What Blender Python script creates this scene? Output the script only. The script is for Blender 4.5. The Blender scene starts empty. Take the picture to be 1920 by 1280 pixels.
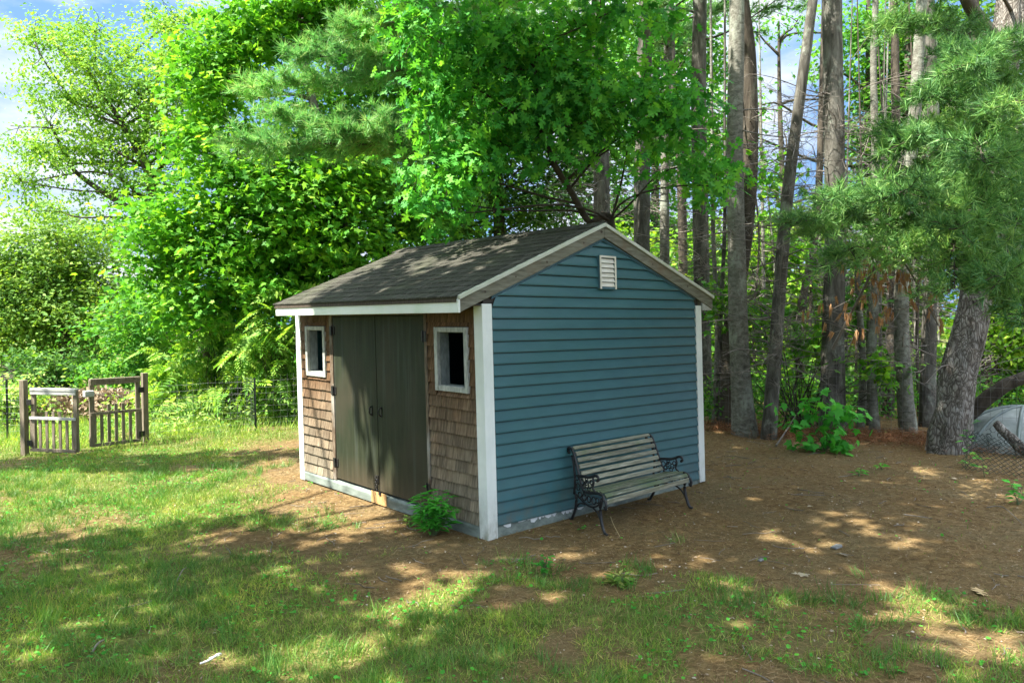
import bpy, math
import numpy as np
from mathutils import Vector, Matrix

rng = np.random.default_rng(11)
scene = bpy.context.scene
COL = scene.collection
TAU = 2 * math.pi

# ------------------------------------------------------------------ camera model
CAM = np.array([-4.2178, -5.2004, 1.8072])
YAW, PIT, ROL, FPX = 0.857573, -0.027020, -0.003871, 1442.9
_fw = np.array([math.cos(YAW) * math.cos(PIT), math.sin(YAW) * math.cos(PIT), math.sin(PIT)])
_rt = np.array([math.sin(YAW), -math.cos(YAW), 0.0])
_up = np.cross(_rt, _fw)
RT = _rt * math.cos(ROL) + _up * math.sin(ROL)
UP = np.cross(RT, _fw)
FW = _fw


def at(u, v, d):
    """world point that lies d metres deep along the sight line through photo point (u, v)"""
    return CAM + d * (FW + RT * (u - 960) / FPX - UP * (v - 640) / FPX)


def proj(P):
    d = np.asarray(P, float) - CAM
    z = d @ FW
    return 960 + FPX * (d @ RT) / z, 640 - FPX * (d @ UP) / z, z


# ------------------------------------------------------------------ noise / terrain
def vnoise(x, y, seed=0):
    x = np.asarray(x, float); y = np.asarray(y, float)
    xi = np.floor(x); yi = np.floor(y); xf = x - xi; yf = y - yi

    def h(a, b):
        s = np.sin(a * 127.1 + b * 311.7 + seed * 74.7) * 43758.5453
        return s - np.floor(s)
    u = xf * xf * (3 - 2 * xf); w = yf * yf * (3 - 2 * yf)
    return (h(xi, yi) * (1 - u) + h(xi + 1, yi) * u) * (1 - w) + (h(xi, yi + 1) * (1 - u) + h(xi + 1, yi + 1) * u) * w


def fbm(x, y, seed=0, o=4):
    t = 0; a = .5; s = 0
    for k in range(o):
        t = t + a * vnoise(x * 2 ** k, y * 2 ** k, seed + k * 5); s += a; a *= .5
    return t / s


def base_h(x, y):
    return -0.11 + 0.02 * np.clip(x, -12, 14) - 0.008 * np.clip(y, -12, 26)


def ground_h(x, y):
    x = np.asarray(x, float); y = np.asarray(y, float)
    h = base_h(x, y)
    dx = np.maximum(np.maximum(-x, x - 3.16), 0); dy = np.maximum(np.maximum(-y, y - 3.6), 0)
    near = np.clip((np.hypot(dx, dy) - .1) / 1.5, 0, 1)
    return h + near * ((fbm(x * .45, y * .45, 3) - .5) * .10 + (fbm(x * 2.2, y * 2.2, 9) - .5) * .03)


def gnd(u, v):
    d = FW + RT * (u - 960) / FPX - UP * (v - 640) / FPX
    t = (-0.11 + 0.02 * CAM[0] - 0.008 * CAM[1] - CAM[2]) / (d[2] - 0.02 * d[0] + 0.008 * d[1])
    P = CAM + t * d
    return np.array([P[0], P[1], float(ground_h(P[0], P[1]))])


def in_poly(x, y, poly):
    x = np.asarray(x, float); y = np.asarray(y, float); ins = np.zeros(x.shape, bool)
    n = len(poly)
    for i in range(n):
        x1, y1 = poly[i]; x2, y2 = poly[(i + 1) % n]
        c = ((y1 > y) != (y2 > y)) & (x < (x2 - x1) * (y - y1) / (y2 - y1 + 1e-12) + x1)
        ins ^= c
    return ins


def sdf_poly(x, y, poly):
    """signed distance, negative inside"""
    x = np.asarray(x, float); y = np.asarray(y, float); best = np.full(x.shape, 1e9)
    n = len(poly)
    for i in range(n):
        a = np.array(poly[i]); b = np.array(poly[(i + 1) % n]); e = b - a; L = e @ e + 1e-12
        t = np.clip(((x - a[0]) * e[0] + (y - a[1]) * e[1]) / L, 0, 1)
        best = np.minimum(best, np.hypot(x - a[0] - t * e[0], y - a[1] - t * e[1]))
    return np.where(in_poly(x, y, poly), -best, best)


# bare ground: pine straw round the shed and under the pines (world outline)
BARE = [tuple(gnd(u, v)[:2]) for u, v in [(2100, 1150), (1919, 1135), (1700, 1115), (1500, 1085), (1380, 1100), (1250, 1050),
        (1100, 1065), (1000, 1045), (900, 1080), (790, 1100), (700, 1055), (620, 1005), (530, 975), (470, 955), (560, 925), (610, 915)]]
BARE += [(0.0, 3.3), (0.0, 4.2), (-0.2, 5.2), (0.9, 6.4), (2.2, 6.6), (3.2, 5.2), (6.5, 5.0), (9.5, 4.5), (12.5, 2.0), (13, -6), (9, -9)]
FARLAWN = [(11.5, 6.5), (40, 30), (60, 5), (30, -12), (15.5, -4), (13.5, 1.5)]


def lawn_mask(x, y):
    s = sdf_poly(x, y, BARE)
    n = fbm(x * .9, y * .9, 21) - .5
    n2 = fbm(x * 3.1, y * 3.1, 33, 3) - .5
    m = np.clip((s + n * 1.5 + n2 * .8) / 1.7 + .42, 0, 1)
    # the near lawn is worn and patchy towards the right
    d = (x - CAM[0]) * _rt[0] + (y - CAM[1]) * _rt[1]
    depth = (x - CAM[0]) * FW[0] + (y - CAM[1]) * FW[1]
    worn = np.clip((d + 1.8) / 2.2, 0, 1) * np.clip((8.5 - depth) / 2, 0, 1)
    patch = np.clip((.55 * fbm(x * 1.5, y * 1.5, 55, 3) + .45 * fbm(x * 4.2, y * 4.2, 57, 3) - .40) / .10, 0.14, 1)
    m = m * (1 - worn * (1 - patch))
    patch2 = np.clip((fbm(x * 1.3, y * 1.3, 77, 4) - .28) / .14, 0.45, 1)
    fine = fbm(x * 3.4, y * 3.4, 63, 3)
    m = m * patch2
    m = np.where(m < .75, np.clip((m * 1.25 + fine * .9 - .78) / .25, .03, 1) * np.maximum(m, .25), m)
    return np.where(in_poly(x, y, FARLAWN), 1.0, m)


# ------------------------------------------------------------------ node helpers
def new_mat(name):
    m = bpy.data.materials.new(name); m.use_nodes = True
    nt = m.node_tree
    b = nt.nodes['Principled BSDF']
    return m, nt, b


def nd(nt, t, **kw):
    n = nt.nodes.new(t)
    for k, v in kw.items():
        if k.startswith('i_'):
            n.inputs[k[2:].replace('_', ' ')].default_value = v
        else:
            setattr(n, k, v)
    return n


def ramp(nt, fac, stops):
    r = nt.nodes.new('ShaderNodeValToRGB')
    e = r.color_ramp.elements
    while len(e) < len(stops):
        e.new(.5)
    for i, (p, c) in enumerate(stops):
        e[i].position = p; e[i].color = (*c, 1)
    nt.links.new(fac, r.inputs['Fac'])
    return r.outputs['Color']


def noise(nt, scale, detail=6, rough=.6, stretch=(1, 1, 1), coord='Object', dist=0):
    tc = nt.nodes.new('ShaderNodeTexCoord')
    mp = nt.nodes.new('ShaderNodeMapping'); mp.inputs['Scale'].default_value = stretch
    nz = nt.nodes.new('ShaderNodeTexNoise')
    nz.inputs['Scale'].default_value = scale; nz.inputs['Detail'].default_value = detail
    nz.inputs['Roughness'].default_value = rough; nz.inputs['Distortion'].default_value = dist
    nt.links.new(tc.outputs[coord], mp.inputs['Vector']); nt.links.new(mp.outputs['Vector'], nz.inputs['Vector'])
    return nz.outputs['Fac']


def mix(nt, fac, a, b, mode='MIX'):
    m = nt.nodes.new('ShaderNodeMix'); m.data_type = 'RGBA'; m.blend_type = mode
    for s, v in ((0, fac), (6, a), (7, b)):
        if hasattr(v, 'node'):
            nt.links.new(v, m.inputs[s])
        elif s == 0:
            m.inputs[0].default_value = v
        else:
            m.inputs[s].default_value = (*v, 1)
    return m.outputs[2]


def bump(nt, b, h, strength, dist=.02):
    n = nt.nodes.new('ShaderNodeBump'); n.inputs['Strength'].default_value = strength; n.inputs['Distance'].default_value = dist
    nt.links.new(h, n.inputs['Height']); nt.links.new(n.outputs['Normal'], b.inputs['Normal'])


def island(nt):
    return nt.nodes.new('ShaderNodeNewGeometry').outputs['Random Per Island']


def surf(name, stops, scale=8, stretch=(1, 1, 1), rough=.7, bmp=.3, bdist=.01, isl=0.0, big=None, detail=7, metal=0, spec=.4):
    """weathered surface: ramp over noise, per-piece value shift, large stains, bump"""
    m, nt, b = new_mat(name)
    n = noise(nt, scale, detail, .62, stretch)
    c = ramp(nt, n, stops)
    if isl:
        r = ramp(nt, island(nt), [(0, (1 - isl,) * 3), (1, (1 + isl * .8, 1 + isl * .75, 1 + isl * .7))])
        c = mix(nt, 1, c, r, 'MULTIPLY')
    if big:
        col, sc, lo, hi = big
        f = ramp(nt, noise(nt, sc, 5, .6), [(lo, (0, 0, 0)), (hi, (1, 1, 1))])
        c = mix(nt, f, c, col)
    nt.links.new(c, b.inputs['Base Color'])
    b.inputs['Roughness'].default_value = rough; b.inputs['Metallic'].default_value = metal
    b.inputs['Specular IOR Level'].default_value = spec
    if bmp:
        bump(nt, b, n, bmp, bdist)
    return m


def leafmat(name, cols, trans=.42, tcol=(1.25, 1.2, .6), rough=.55, spec=.18, gain=1.0):
    cols = [tuple(min(.5, q * gain) for q in k) for k in cols]
    m, nt, b = new_mat(name)
    n = len(cols)
    c = ramp(nt, island(nt), [(i / (n - 1), k) for i, k in enumerate(cols)])
    if gain > 1:                                          # branches differ in tone
        tone = ramp(nt, noise(nt, 1.1, 4, .6), [(.34, (.62, .72, .8)), (.5, (1, 1, 1)), (.66, (1.4, 1.22, 1.05))])
        c = mix(nt, 1, c, tone, 'MULTIPLY')
    nt.links.new(c, b.inputs['Base Color']); b.inputs['Roughness'].default_value = rough
    b.inputs['Specular IOR Level'].default_value = spec
    t = nt.nodes.new('ShaderNodeBsdfTranslucent')
    tc = mix(nt, 1, c, tcol, 'MULTIPLY'); nt.links.new(tc, t.inputs['Color'])
    mx = nt.nodes.new('ShaderNodeMixShader'); mx.inputs['Fac'].default_value = trans
    nt.links.new(b.outputs[0], mx.inputs[1]); nt.links.new(t.outputs[0], mx.inputs[2])
    nt.links.new(mx.outputs[0], nt.nodes['Material Output'].inputs['Surface'])
    return m


# ------------------------------------------------------------------ mesh helpers
def link(o, parent=None):
    COL.objects.link(o)
    if parent is not None:
        o.parent = parent
        o.matrix_parent_inverse = parent.matrix_world.inverted()
    return o


def tag(o, label=None, cat=None, group=None, kind=None):
    if label: o['label'] = label
    if cat: o['category'] = cat
    if group: o['group'] = group
    if kind: o['kind'] = kind
    return o


def empty(name, loc, label, cat, group=None):
    o = bpy.data.objects.new(name, None); COL.objects.link(o)
    o.empty_display_size = .1
    o.location = [float(a) for a in loc]
    o.matrix_world = Matrix.Translation(Vector([float(a) for a in loc]))
    return tag(o, label, cat, group)


def np_mesh(name, V, F, mat, parent=None, smooth=False):
    V = np.asarray(V, np.float32); F = np.asarray(F, np.int32)
    me = bpy.data.meshes.new(name)
    k = F.shape[1]
    me.vertices.add(len(V)); me.vertices.foreach_set('co', V.ravel())
    me.loops.add(F.size); me.loops.foreach_set('vertex_index', F.ravel())
    me.polygons.add(len(F)); me.polygons.foreach_set('loop_start', np.arange(0, F.size, k, dtype=np.int32))
    me.update(calc_edges=True)
    if smooth:
        me.polygons.foreach_set('use_smooth', np.ones(len(F), bool))
    me.materials.append(mat)
    return link(bpy.data.objects.new(name, me), parent)


class MB:
    """collects boxes, prisms and quads of one part"""
    def __init__(s, shear=False):
        s.v = []; s.f = []; s.shear = shear

    def raw(s, vs, fs):
        n = len(s.v); s.v += [tuple(float(a) for a in q) for q in vs]; s.f += [tuple(n + i for i in f) for f in fs]

    def box(s, x0, x1, y0, y1, z0, z1):
        s.hexa([(x0, y0, z0), (x1, y0, z0), (x1, y1, z0), (x0, y1, z0), (x0, y0, z1), (x1, y0, z1), (x1, y1, z1), (x0, y1, z1)])

    def hexa(s, p):
        s.raw(p, [(3, 2, 1, 0), (4, 5, 6, 7), (0, 1, 5, 4), (1, 2, 6, 5), (2, 3, 7, 6), (3, 0, 4, 7)])

    def obox(s, c, ax, ay, az, hx, hy, hz):
        c = np.asarray(c, float); ax, ay, az = [np.asarray(a, float) for a in (ax, ay, az)]
        s.hexa([c + ax * hx * i + ay * hy * j + az * hz * k for i, j, k in
                [(-1, -1, -1), (1, -1, -1), (1, 1, -1), (-1, 1, -1), (-1, -1, 1), (1, -1, 1), (1, 1, 1), (-1, 1, 1)]])

    def prism(s, poly, axis, a, b):
        """poly in the two other axes, extruded along axis from a to b"""
        n = len(poly)

        def P(q, t):
            return (t, q[0], q[1]) if axis == 0 else (q[0], t, q[1]) if axis == 1 else (q[0], q[1], t)
        vs = [P(q, a) for q in poly] + [P(q, b) for q in poly]
        fs = [tuple(range(n))[::-1], tuple(range(n, 2 * n))] + [(i, (i + 1) % n, n + (i + 1) % n, n + i) for i in range(n)]
        s.raw(vs, fs)

    def tube(s, pts, r, sides=8, cap=True):
        V, F = tube_arrays([(pts, r)], sides)
        s.raw(V, [tuple(f) for f in F])
        if cap:
            n = len(V) - len(pts) * sides
            b = len(s.v) - len(V)
            s.f.append(tuple(b + i for i in range(sides))[::-1])
            s.f.append(tuple(b + (len(pts) - 1) * sides + i for i in range(sides)))

    def build(s, name, mat, parent=None, bevel=0, smooth=False):
        vs = s.v
        if s.shear:
            vs = [(x - .0089 * z, y + .0255 * z, z) for x, y, z in vs]
        me = bpy.data.meshes.new(name); me.from_pydata(vs, [], s.f); me.update()
        if smooth:
            me.polygons.foreach_set('use_smooth', np.ones(len(me.polygons), bool))
        me.materials.append(mat)
        import bmesh
        bm = bmesh.new(); bm.from_mesh(me); bmesh.ops.recalc_face_normals(bm, faces=bm.faces); bm.to_mesh(me); bm.free()
        o = link(bpy.data.objects.new(name, me), parent)
        if bevel:
            md = o.modifiers.new('edge', 'BEVEL'); md.width = bevel; md.segments = 1; md.limit_method = 'ANGLE'
        return o


def tube_arrays(lines, sides=5):
    """lines: list of (points, radii) -> joined quad mesh"""
    VV = []; FF = []; off = 0
    ang = np.arange(sides) / sides * TAU
    ca, sa = np.cos(ang), np.sin(ang)
    for pts, rad in lines:
        P = np.asarray(pts, float); n = len(P)
        R = np.broadcast_to(np.asarray(rad, float), (n,))
        T = np.gradient(P, axis=0); T /= np.linalg.norm(T, axis=1)[:, None] + 1e-9
        ref = np.array([0, 0, 1.]) if abs(T[:, 2]).mean() < .8 else np.array([1., 0, 0])
        A = np.cross(T, ref); A /= np.linalg.norm(A, axis=1)[:, None] + 1e-9
        B = np.cross(T, A)
        V = P[:, None, :] + R[:, None, None] * (A[:, None, :] * ca[None, :, None] + B[:, None, :] * sa[None, :, None])
        VV.append(V.reshape(-1, 3))
        i = np.arange(n - 1)[:, None] * sides; j = np.arange(sides)[None, :]; j2 = (j + 1) % sides
        F = np.stack([i + j, i + j2, i + sides + j2, i + sides + j], -1).reshape(-1, 4) + off
        FF.append(F); off += n * sides
    return np.concatenate(VV), np.concatenate(FF)


def smooth_line(pts, n=24):
    """Catmull-Rom through points"""
    P = np.asarray(pts, float)
    P = np.vstack([2 * P[0] - P[1], P, 2 * P[-1] - P[-2]])
    m = len(P) - 3; out = []
    for t in np.linspace(0, m - 1e-6, n):
        i = int(t); f = t - i
        a, b, c, d = P[i:i + 4]
        out.append(.5 * (2 * b + (c - a) * f + (2 * a - 5 * b + 4 * c - d) * f * f + (3 * b - a - 3 * c + d) * f ** 3))
    return np.array(out)


def unit(v):
    return v / (np.linalg.norm(v, axis=-1, keepdims=True) + 1e-9)


def scatter(tv, tf, pos, dirs, norms, size, wid=None):
    """copies of a little template (y = along, z = normal) as one triangle soup"""
    N = len(pos); d = unit(dirs); n = norms - (norms * d).sum(1, keepdims=True) * d; n = unit(n); x = np.cross(d, n)
    size = np.broadcast_to(np.asarray(size, float), (N,))
    w = size if wid is None else np.broadcast_to(np.asarray(wid, float), (N,))
    V = pos[:, None, :] + x[:, None, :] * (tv[None, :, 0, None] * w[:, None, None]) \
        + d[:, None, :] * (tv[None, :, 1, None] * size[:, None, None]) + n[:, None, :] * (tv[None, :, 2, None] * size[:, None, None])
    F = tf[None] + (np.arange(N) * len(tv))[:, None, None]
    return V.reshape(-1, 3), F.reshape(-1, tf.shape[1])


def cat(parts):
    VV = []; FF = []; o = 0
    for V, F in parts:
        VV.append(V); FF.append(F + o); o += len(V)
    return np.concatenate(VV), np.concatenate(FF)


def rnd_unit(n):
    return unit(rng.normal(size=(n, 3)))


# leaf templates -----------------------------------------------------
def fan(half, cz=-.06, cy=.4):
    h = np.array(half, float)
    right = h; left = h[::-1][1:-1] * [-1, 1]
    ring = np.vstack([right, left])
    v = np.zeros((len(ring) + 1, 3)); v[1:, :2] = ring; v[0] = (0, cy, cz)
    v[1:, 2] = -.10 * np.abs(ring[:, 0]) + .02 * ring[:, 1] - .12 * ring[:, 1] ** 2
    k = len(ring)
    f = np.array([(0, 1 + i, 1 + (i + 1) % k) for i in range(k)])
    return v, f


LEAF = (np.array([(0, 0, 0), (.27, .42, .06), (0, 1, -.06), (-.27, .42, .06)], float), np.array([(0, 1, 2), (0, 2, 3)]))
MAPLE = fan([(0, 0), (.38, .02), (.30, .22), (.58, .50), (.26, .52), (0, 1)])
OAK = fan([(0, 0), (.05, .15), (.19, .16), (.21, .22), (.06, .30), (.27, .42), (.33, .52), (.07, .54), (.24, .70), (.25, .78), (.07, .79), (0, 1)], cy=.5)
NEEDLE = (np.array([(-.5, 0, 0), (.5, 0, 0), (0, 1, 0)], float), np.array([(0, 1, 2)]))
BLADE = (np.array([(-.5, 0, 0), (.5, 0, 0), (.36, .55, .06), (-.36, .55, .06), (0, 1, .3)], float), np.array([(0, 1, 2), (0, 2, 3), (3, 2, 4)]))


def frond_tmpl(k=7):
    V = []; F = []
    V += [(-.012, 0, 0), (.012, 0, 0), (0, 1, -.25)]; F.append((0, 1, 2))
    for i in range(k):
        y = .22 + .7 * i / (k - 1); z = -.25 * y * y
        L = .36 * (1 - .45 * (i / (k - 1)))
        for sgn in (-1, 1):
            b = len(V)
            V += [(0, y, z), (sgn * L * .5, y - .02, z + .01), (sgn * L, y + .14, z - .06), (sgn * L * .5, y + .13, z + .01)]
            F += [(b, b + 1, b + 2), (b, b + 2, b + 3)]
    b = len(V); V += [(0, .92, -.22), (.06, 1.05, -.27), (0, 1.25, -.36), (-.06, 1.05, -.27)]; F += [(b, b + 1, b + 2), (b, b + 2, b + 3)]
    return np.array(V, float), np.array(F)


FROND = frond_tmpl()


def tuft_tmpl(k, seed, w=.032):
    r = np.random.default_rng(seed); V = []; F = []
    for i in range(k):
        th = r.uniform(.25, 1.35); ph = r.uniform(0, TAU); L = r.uniform(.75, 1.0)
        d = np.array([math.sin(th) * math.cos(ph), math.cos(th), math.sin(th) * math.sin(ph)])
        s = np.cross(d, r.normal(size=3)); s /= np.linalg.norm(s)
        st = np.array([0, -.35 * r.random(), 0]); b = len(V)
        tip = st + d * L + np.array([0, 0, -.08 * L])
        V += [st - s * w, st + s * w, tip]; F.append((b, b + 1, b + 2))
    return np.array(V), np.array(F)


TUFTS = [tuft_tmpl(17, s) for s in range(4)]


def crown(blobs, ncl, nper, size, tmpl, clr, flat=.45, shell=.45, upw=.9, droop=.25, jit=.6):
    """leaf clusters through a set of ellipsoids; returns mesh arrays and cluster centres"""
    C = np.array([b[0] for b in blobs], float); R = np.array([b[1] for b in blobs], float)
    w = (R.prod(1)) ** (2 / 3) * np.array([b[2] if len(b) > 2 else 1 for b in blobs]); w /= w.sum()
    k = rng.choice(len(blobs), ncl, p=w)
    u = rnd_unit(ncl); r = rng.random(ncl)[:, None] ** shell
    cc = C[k] + u * r * R[k] * rng.choice([.8, 1.0, 1.18], ncl, p=[.25, .5, .25])[:, None] + rng.normal(size=(ncl, 3)) * R[k] * .10
    out = np.repeat(u, nper, 0); c = np.repeat(cc, nper, 0); n = len(c)
    cs = np.repeat(rng.uniform(.6, 1.3, ncl), nper)[:, None] * clr
    ax1 = unit(u * [1, 1, .5] + rng.normal(size=(ncl, 3)) * [.6, .6, .25] + [0, 0, .05])          # each cluster is a leafy spray
    axn = np.repeat(ax1, nper, 0); s_ = rng.uniform(-1.3, 1.5, n)[:, None]
    off = axn * s_ * cs * 1.15 + rng.normal(size=(n, 3)) * np.array([.55, .55, flat * .6]) * cs
    off[:, 2] -= .22 * (np.abs(s_[:, 0]) ** 2) * cs[:, 0]
    pos = c + off
    tilt = np.repeat(rng.normal(size=(ncl, 3)) * .30, nper, 0)
    nor = np.array([0, 0, upw]) + out * .40 + tilt + rng.normal(size=(n, 3)) * jit * .8
    d = axn * .6 + unit(rng.normal(size=(n, 3)) * [1, 1, .3]) * .8 + np.array([0, 0, -droop])
    V, F = scatter(*tmpl, pos, d, nor, rng.uniform(.65, 1.2, n) * size)
    return (V, F), cc


def px_blob(u, v, d, ru, rv, rd=None, w=1):
    """ellipsoid centred d deep on a sight line, radii given as seen, in real metres here"""
    s = d / FPX
    rd = ru if rd is None else rd
    return (at(u, v, d), (max(ru, rd) * s * .5 + ru * s * .5, max(ru, rd) * s * .5 + ru * s * .5, rv * s), w)


def limb(a, b, r0, r1, n=9, wob=.06, sag=0.0):
    a = np.asarray(a, float); b = np.asarray(b, float); t = np.linspace(0, 1, n)[:, None]
    L = np.linalg.norm(b - a)
    P = a + (b - a) * t
    k = rng.normal(size=3) * wob * L; k2 = rng.normal(size=3) * wob * .5 * L
    P = P + np.sin(t * math.pi) * k + np.sin(t * TAU) * k2
    P[:, 2] += (-sag * L * (t[:, 0] ** 1.5) * 1.0) + sag * L * t[:, 0]
    return P, r0 + (r1 - r0) * t[:, 0] ** .8


def limbs_to(trunk, targets, r0=.05, r1=.008, frac=(.35, .95), n=8):
    """limbs rising from a trunk line to targets"""
    out = []
    for T in targets:
        dz = T[2] - trunk[:, 2]
        d = np.linalg.norm(trunk - T, axis=1) + np.where(dz < .2, 5, 0)
        i = int(np.argmin(d)); i = max(int(len(trunk) * .15), i - 2)
        out.append(limb(trunk[i], T, r0, r1, n, .07, .12))
    return out


def bark_tube(pts, radii, sides=16, rough=.10, rings=60, flare=0.0):
    P = smooth_line(pts, rings)
    t = np.linspace(0, 1, len(radii)); R = np.interp(np.linspace(0, 1, rings), t, radii)
    s = np.linspace(0, 1, rings)
    R = R * (1 + flare * np.exp(-s * 14))
    V, F = tube_arrays([(P, R)], sides)
    V = V.reshape(rings, sides, 3)
    n = rng.normal(size=(rings // 4 + 2, sides))
    i = np.linspace(0, rings // 4, rings); i0 = i.astype(int); f = (i - i0)[:, None]
    h = (n[i0] * (1 - f) + n[i0 + 1] * f) * rough * .45
    ridge = rng.normal(size=(1, sides)) * rough * .5
    fl = flare * np.exp(-s * 12)[:, None] * np.maximum(rng.normal(size=(1, sides)), -.3) * .8
    V = P[:, None] + (V - P[:, None]) * (1 + h + ridge + fl)[..., None]
    return V.reshape(-1, 3), F, P


# ------------------------------------------------------------------ materials
M_WHITE = surf('white painted trim', [(.3, (.62, .66, .60)), (.55, (.78, .80, .75)), (.8, (.82, .83, .80))], 3, (1, 1, .35), .45, .05, .004, big=((.50, .58, .42), 1.7, .56, .82))


def grime(m, z0, z1, col, amt, sc=9):
    t = m.node_tree; q = t.nodes['Principled BSDF']; src = q.inputs['Base Color'].links[0].from_socket
    a = nd(t, 'ShaderNodeSeparateXYZ'); e = nd(t, 'ShaderNodeTexCoord'); t.links.new(e.outputs['Object'], a.inputs[0])
    r = nd(t, 'ShaderNodeMapRange'); r.inputs[1].default_value = z1; r.inputs[2].default_value = z0; t.links.new(a.outputs['Z'], r.inputs[0])
    k = nd(t, 'ShaderNodeMath', operation='MULTIPLY'); t.links.new(r.outputs[0], k.inputs[0])
    t.links.new(ramp(t, noise(t, sc, 8, .7, (1, 1, .5)), [(.36, (0, 0, 0)), (.66, (amt, amt, amt))]), k.inputs[1])
    t.links.new(mix(t, k.outputs[0], src, col), q.inputs['Base Color'])


grime(M_WHITE, -.12, .35, (.20, .20, .13), .8)
M_FASCIA = surf('white painted fascia', [(.3, (.66, .70, .62)), (.55, (.78, .80, .75)), (.8, (.82, .83, .80))], 2.2, (1, .5, 1.5), .45, .05, .004, big=((.48, .62, .40), 1.3, .52, .85))
M_SIDING = surf('blue vinyl siding', [(.2, (.027, .090, .106)), (.5, (.033, .110, .121)), (.8, (.041, .125, .135))], 5, (.5, 1, 1.4), .42, .03, .003, isl=.05, big=((.031, .110, .108), .9, .45, .75))
nt_ = M_SIDING.node_tree; b_ = nt_.nodes['Principled BSDF']; src_ = b_.inputs['Base Color'].links[0].from_socket
sp_z = nd(nt_, 'ShaderNodeSeparateXYZ'); tc_z = nd(nt_, 'ShaderNodeTexCoord'); nt_.links.new(tc_z.outputs['Object'], sp_z.inputs[0])
mr_ = nd(nt_, 'ShaderNodeMapRange'); mr_.inputs[1].default_value = .42; mr_.inputs[2].default_value = -.05; nt_.links.new(sp_z.outputs['Z'], mr_.inputs[0])
ml_ = nd(nt_, 'ShaderNodeMath', operation='MULTIPLY'); nt_.links.new(mr_.outputs[0], ml_.inputs[0]); nt_.links.new(ramp(nt_, noise(nt_, 7, 8, .7), [(.42, (0, 0, 0)), (.7, (.75, .75, .75))]), ml_.inputs[1])
nt_.links.new(mix(nt_, ml_.outputs[0], src_, (.10, .085, .06)), b_.inputs['Base Color'])
bump(nt_, b_, noise(nt_, 1.6, 3, .5, (1, 1, 3)), .25, .05)
M_BLUETRIM = surf('blue trim', [(.3, (.055, .125, .155)), (.7, (.085, .165, .20))], 6, (1, 1, 1), .4, .03)
M_RAKE = surf('weathered grey board', [(.25, (.060, .055, .038)), (.45, (.135, .128, .092)), (.62, (.20, .195, .145)), (.8, (.26, .255, .20))], 9, (.55, 1, 4.5), .85, .35, .006, big=((.15, .10, .055), 2.3, .54, .74))
M_DRIP = surf('pale edge trim', [(.3, (.40, .42, .33)), (.7, (.62, .63, .54))], 6, (1, 1, 1), .6, .1, big=((.30, .33, .17), 3.0, .5, .75))
M_SILL = surf('peeling grey paint', [(.25, (.06, .075, .062)), (.45, (.14, .17, .145)), (.62, (.22, .26, .225)), (.8, (.36, .40, .36))], 7, (1, .5, 1.5), .7, .25, .005)
M_PLY = surf('fresh plywood patch', [(.3, (.36, .20, .075)), (.6, (.52, .32, .13)), (.8, (.58, .38, .18))], 14, (1, 4, .6), .7, .15)
M_DARKWOOD = surf('dark weathered wood', [(.25, (.020, .014, .010)), (.5, (.055, .040, .027)), (.75, (.12, .09, .06))], 10, (4, 4, .5), .8, .35, .006)
M_TRIMWOOD = surf('brown weathered trim', [(.25, (.035, .022, .013)), (.5, (.11, .075, .045)), (.75, (.26, .21, .15))], 9, (4, 4, .7), .8, .35, .006, big=((.30, .29, .25), 1.4, .52, .7))
M_INSIDE = surf('dark interior boards', [(.3, (.03, .025, .02)), (.7, (.06, .05, .04))], 6)
M_FRAME = surf('grey white window frame', [(.25, (.15, .155, .13)), (.45, (.31, .32, .28)), (.7, (.50, .50, .45))], 12, (3, 3, 1), .7, .25, .004)
M_JAMB = surf('grey window jamb', [(.25, (.10, .115, .11)), (.5, (.19, .215, .205)), (.75, (.30, .33, .31))], 9, (3, 3, 1), .7, .2, .004)
M_VENT = surf('cream vent plastic', [(.3, (.58, .54, .44)), (.7, (.74, .70, .60))], 8, rough=.5, bmp=.05)
M_IRON = surf('black cast iron', [(.3, (.008, .008, .009)), (.6, (.02, .02, .02)), (.85, (.05, .045, .04))], 30, rough=.55, bmp=.2, bdist=.003, spec=.5)
M_BLACK = surf('black hardware', [(.3, (.006, .006, .006)), (.7, (.022, .02, .018))], 30, rough=.5, bmp=.2, bdist=.003)
M_WIRE = surf('galvanised wire', [(.3, (.16, .17, .17)), (.7, (.34, .35, .35))], 20, rough=.5, bmp=0, metal=.4)
M_LINK = surf('dark coated wire', [(.3, (.012, .022, .018)), (.7, (.03, .05, .042))], 20, rough=.5, bmp=0)
M_GATE = surf('weathered gate wood', [(.25, (.075, .062, .042)), (.5, (.16, .13, .09)), (.75, (.26, .22, .165))], 10, (4, 4, .6), .8, .3, .005, isl=.15)
M_GATEBAR = surf('sun-pale gate board', [(.25, (.24, .23, .21)), (.5, (.42, .42, .39)), (.8, (.58, .57, .54))], 10, (1, 1, 4), .75, .3, .005)  # paler copy of the gate wood, sunlight on the bars put into its colour
M_TPOST = surf('dark green steel post', [(.3, (.012, .02, .016)), (.7, (.028, .042, .034))], 20, rough=.5, bmp=.1)
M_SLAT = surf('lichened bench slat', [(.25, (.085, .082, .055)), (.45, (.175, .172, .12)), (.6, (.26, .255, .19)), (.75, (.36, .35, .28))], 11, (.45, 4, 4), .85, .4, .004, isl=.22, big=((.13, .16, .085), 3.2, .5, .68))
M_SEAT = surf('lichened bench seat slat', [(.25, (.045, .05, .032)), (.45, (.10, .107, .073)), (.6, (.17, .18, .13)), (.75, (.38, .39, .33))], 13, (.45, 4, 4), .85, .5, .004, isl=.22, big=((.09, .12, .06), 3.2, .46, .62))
M_DOME = surf('weathered pale shell', [(.25, (.11, .135, .12)), (.5, (.22, .25, .23)), (.8, (.38, .42, .39))], 4, rough=.4, bmp=.1)
M_RIB = surf('grey green rib', [(.3, (.10, .13, .12)), (.7, (.17, .21, .19))], 6, rough=.5, bmp=.1)
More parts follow.
